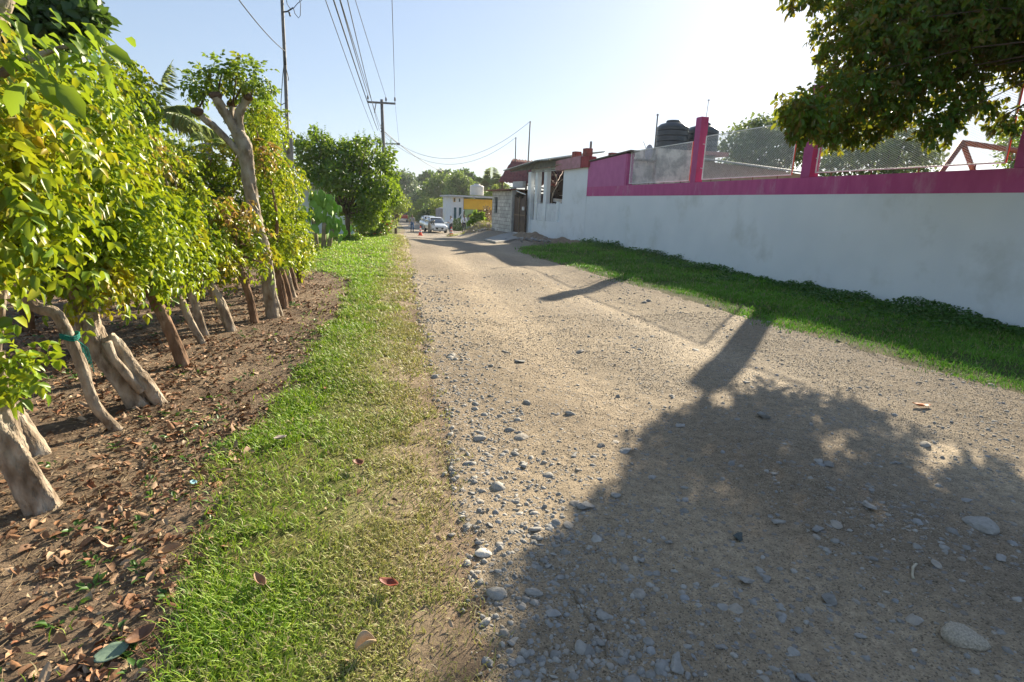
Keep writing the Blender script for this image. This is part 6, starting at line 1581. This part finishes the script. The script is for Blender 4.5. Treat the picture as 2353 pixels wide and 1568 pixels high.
def person(loc, rz, label, scale, J, shirt, trousers, shoes=None, long_hair=False, sleeves=True, extra=None):
    """J: joint positions (facing -Y, feet on z=0). One skinned body; clothes and hair are children."""
    shoes = shoes or BLK
    names = ['pel', 'spi', 'che', 'nec', 'hea', 'top']
    pos = [J[k] for k in names]; rad = [(.135, .11), (.12, .095), (.15, .105), (.055, .055), (.085, .095), (.062, .075)]
    edges = [(0, 1), (1, 2), (2, 3), (3, 4), (4, 5)]; lab = ['t', 't', 't', 'n', 'h', 'h']
    def addj(p, r_, par, l): pos.append(p); rad.append(r_); lab.append(l); edges.append((par, len(pos) - 1)); return len(pos) - 1
    nose = np.array(J['hea']) + np.array(J.get('look', (0, -1, 0))) * .105; addj(tuple(nose), (.016, .022), 4, 'h')
    for s_ in ('l', 'r'):
        sh_ = addj(J['sho_' + s_], (.062, .062), 2, 'a'); el = addj(J['elb_' + s_], (.044, .044), sh_, 'a'); wr = addj(J['wri_' + s_], (.031, .028), el, 'f')
        hd = np.array(J['han_' + s_]); d_ = nrm(hd - np.array(J['wri_' + s_])); pm_ = addj(tuple(hd), (.036, .018), wr, 'k')
        sd_ = nrm(np.cross(d_, np.array([0, 1.0, .1])))
        for k, (o_, ln_) in enumerate(((-.028, .062), (-.009, .075), (.010, .07), (.027, .055))):
            f1 = hd + d_ * .028 + sd_ * o_; f2 = f1 + d_ * ln_ * .6 + np.array([0, -.008, 0]); f3 = f2 + d_ * ln_ * .45 + np.array([0, -.02, 0])
            a_ = addj(tuple(f1), (.010, .010), pm_, 'k'); b_ = addj(tuple(f2), (.0085, .0085), a_, 'k'); addj(tuple(f3), (.007, .007), b_, 'k')
        th_ = hd - d_ * .02 - sd_ * .035; a_ = addj(tuple(th_), (.011, .011), pm_, 'k'); addj(tuple(th_ + d_ * .04 - sd_ * .015 + np.array([0, -.015, 0])), (.009, .009), a_, 'k')
        hp = addj(J['hip_' + s_], (.098, .098), 0, 'l'); kn = addj(J['kne_' + s_], (.062, .062), hp, 'l'); an = addj(J['ank_' + s_], (.040, .040), kn, 'l'); addj(J['toe_' + s_], (.042, .028), an, 's')
    me = bpy.data.meshes.new('person'); me.from_pydata(pos, edges, []); ob = bpy.data.objects.new('tmp_body', me); COL.objects.link(ob)
    sk = ob.modifiers.new('s', 'SKIN'); sk.use_smooth_shade = True; sk.branch_smoothing = .4
    for i, v in enumerate(me.skin_vertices[0].data): v.radius = rad[i]; v.use_root = (i == 0)
    su = ob.modifiers.new('u', 'SUBSURF'); su.levels = 1; su.render_levels = 1
    dg = bpy.context.evaluated_depsgraph_get(); bm_ = bpy.data.meshes.new_from_object(ob.evaluated_get(dg)); bpy.data.objects.remove(ob)
    bm_.materials.clear(); bm_.materials.append(SKIN)
    o = bpy.data.objects.new('person', bm_); COL.objects.link(o); o.location = loc; o.rotation_euler = (0, 0, rz); o.scale = (scale,) * 3
    tag(o, label, 'person', 'people on the road')
    A0 = np.array([pos[a] for a, b in edges]); A1 = np.array([pos[b] for a, b in edges]); le = [lab[b] if not (lab[a] == 't' and lab[b] == 'n') else 'n' for a, b in edges]
    cen = np.array([p.center[:] for p in bm_.polygons])
    tt_ = np.clip(((cen[:, None] - A0[None]) * (A1 - A0)[None]).sum(-1) / (((A1 - A0) ** 2).sum(-1)[None] + 1e-9), 0, 1)
    dist = np.linalg.norm(cen[:, None] - (A0[None] + tt_[..., None] * (A1 - A0)[None]), axis=-1); cl = np.array(le)[dist.argmin(1)]
    nv = np.array([v.normal[:] for v in bm_.vertices]); cv = np.array([v.co[:] for v in bm_.vertices]); polys = [tuple(p.vertices) for p in bm_.polygons]
    waist = J['pel'][2] + .02

    def garment(name, mask, off, mat):
        idx = [polys[i] for i in np.where(mask)[0]]
        if not idx: return
        used = sorted({k for f in idx for k in f}); mp = {k: i for i, k in enumerate(used)}
        g_m = bpy.data.meshes.new(name); g_m.from_pydata([tuple(cv[k] + nv[k] * off) for k in used], [], [tuple(mp[k] for k in f) for f in idx]); g_m.materials.append(mat)
        g_m.polygons.foreach_set('use_smooth', [True] * len(idx)); g_o = link_mesh(name, g_m, o); s_ = g_o.modifiers.new('cloth', 'SOLIDIFY'); s_.thickness = .012; s_.offset = -.6
    tor = (cl == 't'); up_ = cen[:, 2] > waist if J.get('upright', True) else (cen[:, 1] < J['pel'][1] - .05)
    arm = (cl == 'a') | ((cl == 'f') if sleeves else np.zeros(len(cl), bool))
    garment('shirt', (tor & up_) | arm, .014, shirt); garment('trousers', (tor & ~up_) | (cl == 'l'), .013, trousers); garment('shoe', (cl == 's') | ((cl == 'l') & (cen[:, 2] < .085)), .016, shoes)
    hd_ = np.array(J['hea']); tp_ = np.array(J['top']); lk = np.array(J.get('look', (0, -1, 0)))
    rel = cen - hd_; hm = (cl == 'h') & (((rel @ nrm(tp_ - hd_)) > .055) | ((rel @ lk) < -.01) & (rel[:, 2] > -.06))
    garment('hair', hm, .014, HAIR)
    if long_hair:
        m = MB(); m.tube([tuple(hd_ - lk * .07 + np.array([0, 0, .04])), tuple(hd_ - lk * .10 + np.array([0, 0, -.1])), tuple(hd_ - lk * .09 + np.array([0, 0, -.26]))], [.05, .065, .03], 10); m.build('long_hair', HAIR, o, True, True)
    sx = nrm(np.cross(lk, [0, 0, 1.0]))
    for s_ in (-1, 1):
        m = MB(); v_, f_ = ico(1, 0, 1, 1); m.add([tuple(np.array(p) * .011 + hd_ + lk * .088 + sx * s_ * .032 + np.array([0, 0, .02])) for p in v_], f_); m.build('eye', HAIR, o, True, True)
        m = MB(); m.add([tuple(np.array(p) * np.array([.012, .02, .03]) + hd_ + sx * s_ * .088) for p in v_], f_); m.build('ear', SKIN, o, True, True)
    m = MB(); m.tube([tuple(hd_ + lk * .086 + sx * -.022 + np.array([0, 0, -.045])), tuple(hd_ + lk * .093 + np.array([0, 0, -.047])), tuple(hd_ + lk * .086 + sx * .022 + np.array([0, 0, -.045]))], .006, 5); m.build('mouth', pmat('lip', (.3, .1, .08), (.25, .08, .07), 9, .5, 0) if 'lip' not in bpy.data.materials else bpy.data.materials['lip'], o, True, True)
    if extra: extra(o, J)
    return o


def pose(**kw):
    J = dict(pel=(0, 0, .95), spi=(0, 0, 1.13), che=(0, -.01, 1.32), nec=(0, 0, 1.475), hea=(0, -.02, 1.60), top=(0, -.01, 1.70),
             sho_l=(.19, 0, 1.40), elb_l=(.25, .03, 1.12), wri_l=(.25, -.06, .88), han_l=(.25, -.09, .80), sho_r=(-.19, 0, 1.40), elb_r=(-.25, .03, 1.12), wri_r=(-.25, -.06, .88), han_r=(-.25, -.09, .80),
             hip_l=(.10, 0, .90), kne_l=(.11, -.02, .50), ank_l=(.11, .02, .08), toe_l=(.12, -.15, .035), hip_r=(-.10, 0, .90), kne_r=(-.11, -.02, .50), ank_r=(-.11, .02, .08), toe_r=(-.12, -.15, .035))
    J.update(kw); return J


SHW = pmat('white_shirt', (.66, .70, .80), (.58, .62, .72), 9, .8, .5, 30); NAVY = pmat('navy_trousers', (.022, .028, .05), (.016, .02, .036), 9, .85, .4, 30)
JEAN = pmat('blue_jeans', (.06, .15, .30), (.04, .10, .21), 9, .85, .4, 40); GREYT = pmat('grey_top', (.42, .40, .40), (.34, .33, .33), 9, .85, .4, 30); BEI = pmat('beige_trousers', (.36, .31, .24), (.28, .24, .19), 9, .85, .4, 30); OLV = pmat('olive_shirt', (.09, .10, .085), (.06, .07, .06), 9, .85, .4, 30)
wp_ = at(947, 534, 56); wx_ = wp_[0]
CLOTH = pmat('white_cloth', (.7, .7, .72), (.6, .6, .62), 9)


def bag(o, J):
    m = MB(); h_ = np.array(J['han_r']); m.tube([tuple(h_ + np.array([0, -.03, .02])), tuple(h_ + np.array([0, -.03, -.10]))], .012, 5); m.loft([[(h_[0] + a_ * w_, h_[1] - .03 + b_ * .03, h_[2] - .10 - dz) for a_, b_ in ((-1, -1), (1, -1), (1, 1), (-1, 1))] for dz, w_ in ((0, .05), (.1, .10), (.22, .09))]); m.build('carried_cloth', CLOTH, o, False, True)


person((wx_, 56, g1(wx_, 56)), R(10), 'woman walking in blue jeans and grey top, dark hair tied back', .98, pose(hip_l=(.09, 0, .90), kne_l=(.08, -.14, .52), ank_l=(.06, -.12, .09), toe_l=(.06, -.28, .05), kne_r=(-.07, .03, .50), ank_r=(-.05, .22, .13), toe_r=(-.05, .10, .045), wri_l=(.26, -.14, .92), han_l=(.25, -.2, .86), elb_r=(-.27, .10, 1.13), wri_r=(-.28, .03, .9), han_r=(-.28, .0, .82)), GREYT, JEAN, long_hair=True, sleeves=False, extra=bag)
m1 = at(1036, 535, 53)
person((m1[0], 53, g1(m1[0], 53)), R(-62), 'man in white shirt and dark trousers standing side on beside the right cone', 1.02, pose(elb_l=(.22, -.06, 1.13), wri_l=(.13, -.26, 1.10), han_l=(.08, -.33, 1.11), elb_r=(-.22, -.06, 1.13), wri_r=(-.12, -.25, 1.06), han_r=(-.06, -.31, 1.06)), SHW, NAVY)
m2_ = at(1066, 529, 59)


def tie(o, J):
    m = MB(); m.loft([[(a_ * w_ + dx, -.135 + dy, z) for a_, dy in ((-1, 0), (1, 0), (1, .02), (-1, .02))] for z, w_, dx in ((1.42, .025, 0), (1.3, .03, .01), (1.15, .04, .03), (1.08, .01, .04))]); m.build('tie', NAVY, o, False, True)


person((m2_[0], 59, g1(m2_[0], 59) + 0), R(8), 'man in white shirt with dark tie facing the camera near the green arch', 1.05, pose(elb_l=(.29, .0, 1.13), wri_l=(.27, -.1, .90), elb_r=(-.29, .0, 1.13), wri_r=(-.27, -.1, .9)), SHW, NAVY, extra=tie)
m3 = at(987, 534, 55.4)
person((m3[0], 55.6, g1(m3[0], 55.6)), R(118), 'person in beige trousers bending to the side of the white car', .96, pose(upright=False, spi=(0, -.15, 1.06), che=(0, -.34, 1.13), nec=(0, -.48, 1.17), hea=(0, -.60, 1.19), top=(0, -.68, 1.23), look=(0, -.75, -.66), sho_l=(.18, -.37, 1.13), sho_r=(-.18, -.37, 1.13), elb_l=(.22, -.46, .9), wri_l=(.18, -.62, .86), han_l=(.16, -.69, .87), elb_r=(-.22, -.42, .88), wri_r=(-.19, -.5, .66), han_r=(-.18, -.53, .58)), OLV, BEI)

# ---- roadside plants at the far right
ys_ = 42
ws = at(1097, 532, ys_)
sc_ = [(at(u, v, ys_ + rng.uniform(-.3, .3)), (r_, r_, r_ * .6), r_) for u, v, r_ in ((1088, 500, .22), (1100, 496, .25), (1108, 503, .25), (1085, 510, .22), (1096, 512, .3), (1112, 512, .22), (1078, 513, .15), (1100, 520, .25), (1092, 490, .14), (1108, 492, .14))]
broad_tree('papaya_shrub', 'bright green leafy shrub on the earth bank before the block house', (ws[0], ys_, g1(ws[0], ys_) + .3), 1.1, sc_, lmat('shrub_leaf', [(.12, .24, .03), (.17, .30, .035), (.2, .32, .04)], (.36, .48, .05), .4), 1100, .20, tr=.035, cat='shrub', tmpl=LEAF)
n = 5000
x = rng.uniform(8.2, 11.5, n); y = rng.uniform(36, 47, n); k = rng.uniform(size=n) < ss(-.2, .2, fbm(x, y, .9, 2, 44) + .2) * ss(8.3, 9.4, x); x, y = x[k], y[k]; n = len(x)
tint = np.array((.22, .26, .04))[None] * rng.uniform(.6, 1.3, (n, 1)) + np.array((.08, .03, .0))[None] * rng.uniform(0, 1, (n, 1))
q = 1 - ((x - 10) / 1.5) ** 2 - ((y - 39.2) / 3.6) ** 2
og = grass('bank_grass', x, y, rng.uniform(.15, .42, n), rng.uniform(.02, .035, n), tint, rng.uniform(.2, .9, n), 'yellow green weeds on the bank at the bend by the block house')
nvv = len(BLADE[0]); co_ = np.empty(n * nvv * 3, np.float32); og.data.vertices.foreach_get('co', co_); co_ = co_.reshape(-1, 3); co_[:, 2] += np.repeat(.5 * np.clip(q, 0, 1) ** .8, nvv); og.data.vertices.foreach_set('co', co_.ravel()); og.data.update()
dw = clump_px([(1115, 495, 10), (1122, 510, 11), (1112, 520, 9), (1124, 528, 9), (1118, 480, 7)], 43, .5)
broad_tree('dry_bush', 'brown dry bush against the side of the block house', (at(1118, 535, 43)[0], 43, g1(11, 43)), 1.5, dw, lmat('dry_leaf', [(.22, .15, .07), (.16, .11, .06), (.26, .2, .08)], (.3, .2, .08), .3), 1300, .12, tr=.03, cat='bush', loose=.25)

# ---- trees closing the view
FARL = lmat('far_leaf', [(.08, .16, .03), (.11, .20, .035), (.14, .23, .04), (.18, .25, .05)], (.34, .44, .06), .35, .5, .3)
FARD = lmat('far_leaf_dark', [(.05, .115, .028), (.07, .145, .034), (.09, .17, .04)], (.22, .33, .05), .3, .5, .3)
FARB = lmat('far_leaf_haze', [(.09, .15, .07), (.11, .175, .08), (.13, .195, .085)], (.28, .36, .12), .3, .5, .3)  # bluish distance haze put into the leaf colour
FARY = lmat('far_leaf_yellow', [(.15, .24, .03), (.20, .29, .035), (.25, .30, .05)], (.45, .52, .07), .4, .5, .3)
G_ = 'trees closing the end of the road'
FT2 = [
    ('pale green small tree right of the power pole foot', 52, 500, FARY, .16, 2600, [(905, 452, 15), (920, 460, 16), (935, 466, 12), (900, 478, 16), (918, 478, 15), (930, 480, 9), (895, 498, 14), (908, 495, 12), (890, 470, 12), (895, 515, 12), (905, 510, 9)]),
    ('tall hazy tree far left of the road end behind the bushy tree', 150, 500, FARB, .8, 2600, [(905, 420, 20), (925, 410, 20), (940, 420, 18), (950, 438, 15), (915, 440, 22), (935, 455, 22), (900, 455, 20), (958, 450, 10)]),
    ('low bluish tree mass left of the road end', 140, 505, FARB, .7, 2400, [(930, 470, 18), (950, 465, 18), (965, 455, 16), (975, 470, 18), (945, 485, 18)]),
    ('feathery yellow green tree beside the road behind the cars', 105, 505, FARY, .40, 2200, [(958, 490, 14), (965, 475, 14), (975, 465, 13), (985, 480, 15), (970, 495, 15), (950, 500, 10)]),
    ('dark dense round tree behind the parked cars', 95, 512, FARD, .42, 3000, [(985, 490, 18), (1000, 480, 18), (1010, 495, 18), (995, 505, 16), (975, 503, 14), (1015, 478, 14)]),
    ('bright tree with yellowing leaves in front of the dark round one', 88, 512, FARY, .32, 1900, [(1000, 478, 12), (1010, 468, 12), (1005, 492, 12), (1018, 488, 10), (1012, 500, 9), (995, 466, 9)]),
    ('broad mid green tree with tiered crown behind the white house end', 120, 500, FARL, .55, 3200, [(985, 432, 16), (1000, 420, 17), (1020, 415, 17), (1010, 440, 20), (990, 450, 16), (1030, 435, 18), (1025, 455, 18), (975, 442, 11)]),
    ('tallest centre tree with a dark flat top over the road end', 160, 500, FARD, .75, 2400, [(975, 412, 13), (985, 405, 12), (965, 416, 8), (1015, 402, 12), (1030, 405, 12), (1000, 408, 9)]),
    ('rounded tree just left of the cream roof tank', 110, 500, FARL, .5, 3000, [(1040, 420, 17), (1055, 412, 17), (1070, 420, 16), (1050, 440, 20), (1070, 445, 18), (1035, 445, 14), (1078, 432, 12)]),
    ('dark headed tree behind the cream roof tank', 140, 500, FARD, .7, 2400, [(1050, 408, 12), (1065, 403, 14), (1080, 410, 13), (1095, 425, 14), (1085, 440, 15)]),
    ('dense tree right of the cream tank in front of the palm', 100, 505, FARL, .42, 2400, [(1120, 455, 14), (1112, 465, 14), (1130, 465, 14), (1140, 452, 13), (1125, 475, 14), (1118, 440, 10)]),
    ('dark tree closing the gap behind the block house roof', 120, 505, FARD, .55, 2600, [(1110, 430, 16), (1125, 425, 16), (1145, 435, 16), (1155, 450, 18), (1105, 450, 14), (1140, 460, 18), (1165, 440, 12)]),
    ('yellow flowering tree beside the palm near the red roof', 80, 505, FARY, .26, 700, [(1128, 445, 7), (1134, 438, 7), (1122, 450, 6), (1130, 452, 6), (1140, 430, 5)]),
    ('low roadside bush at the far bend of the road', 110, 514, FARY, .3, 1400, [(960, 507, 8), (975, 510, 8), (990, 510, 9), (1003, 511, 8), (948, 506, 6)]),
    ('tree at the far left of the road hiding the horizon behind the fence', 60, 520, FARD, .4, 2600, [(860, 450, 30), (830, 470, 30), (880, 480, 26), (800, 490, 30), (850, 500, 28)]),
    ('leafy tree behind the white cottage beyond the cactus', 55, 520, FARD, .4, 2600, [(730, 460, 35), (690, 450, 35), (760, 490, 30), (700, 500, 30), (650, 470, 35)]),
]
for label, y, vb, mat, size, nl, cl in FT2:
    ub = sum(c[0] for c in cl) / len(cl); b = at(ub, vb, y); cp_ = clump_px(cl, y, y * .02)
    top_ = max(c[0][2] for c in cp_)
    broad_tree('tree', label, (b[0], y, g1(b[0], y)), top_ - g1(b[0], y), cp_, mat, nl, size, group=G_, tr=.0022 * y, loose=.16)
# trees in the deep yard on the left that close the horizon there
for i, (x, y, H_) in enumerate(((-9, 12, 4.2), (-13, 8, 4.6), (-12, 18, 4.5), (-6, 22, 3.8), (-17, 14, 5), (-10, 5.0, 3.6), (-8, 30, 4.6), (-20, 5, 5))):
    rs = random.Random(i); cl = [(np.array([x + rs.uniform(-1.2, 1.2), y + rs.uniform(-1.2, 1.2), H_ * rs.uniform(.25, .9)]), (1.1, 1.1, .8), 1) for k in range(9)]
    broad_tree('yard_tree', ['wide tree deep in the yard straight behind the fence row', 'tree far back in the yard at the left edge', 'tree deep in the yard behind the first palm', 'tree behind the far end of the fence row', 'rearmost yard tree at the left', 'shaded yard tree behind the nearest fence trunks', 'tree beyond the second row near the service post', 'outermost yard tree at the left edge'][i], (x, y, 0), H_, cl, DARKL if i % 2 else HEDGE, 3200, .17, tr=.1, group='trees deep in the left yard', loose=.1)

# ---- thin morning haze: one closed box of air round the scene
m = MB(); m.box((25, 80, 6.5), (240, 240, 22)); hz = m.build('haze', [], None)
mh, nt, N, Lk = new_mat('haze_air'); out = N.new('ShaderNodeOutputMaterial'); pv = N.new('ShaderNodeVolumePrincipled')
pv.inputs['Color'].default_value = (.86, .92, 1, 1); pv.inputs['Density'].default_value = 0.0003; pv.inputs['Anisotropy'].default_value = .3
Lk.new(pv.outputs[0], out.inputs['Volume']); hz.data.materials.append(mh); tag(hz, 'thin pale haze in the air over the road', 'haze', kind='stuff')
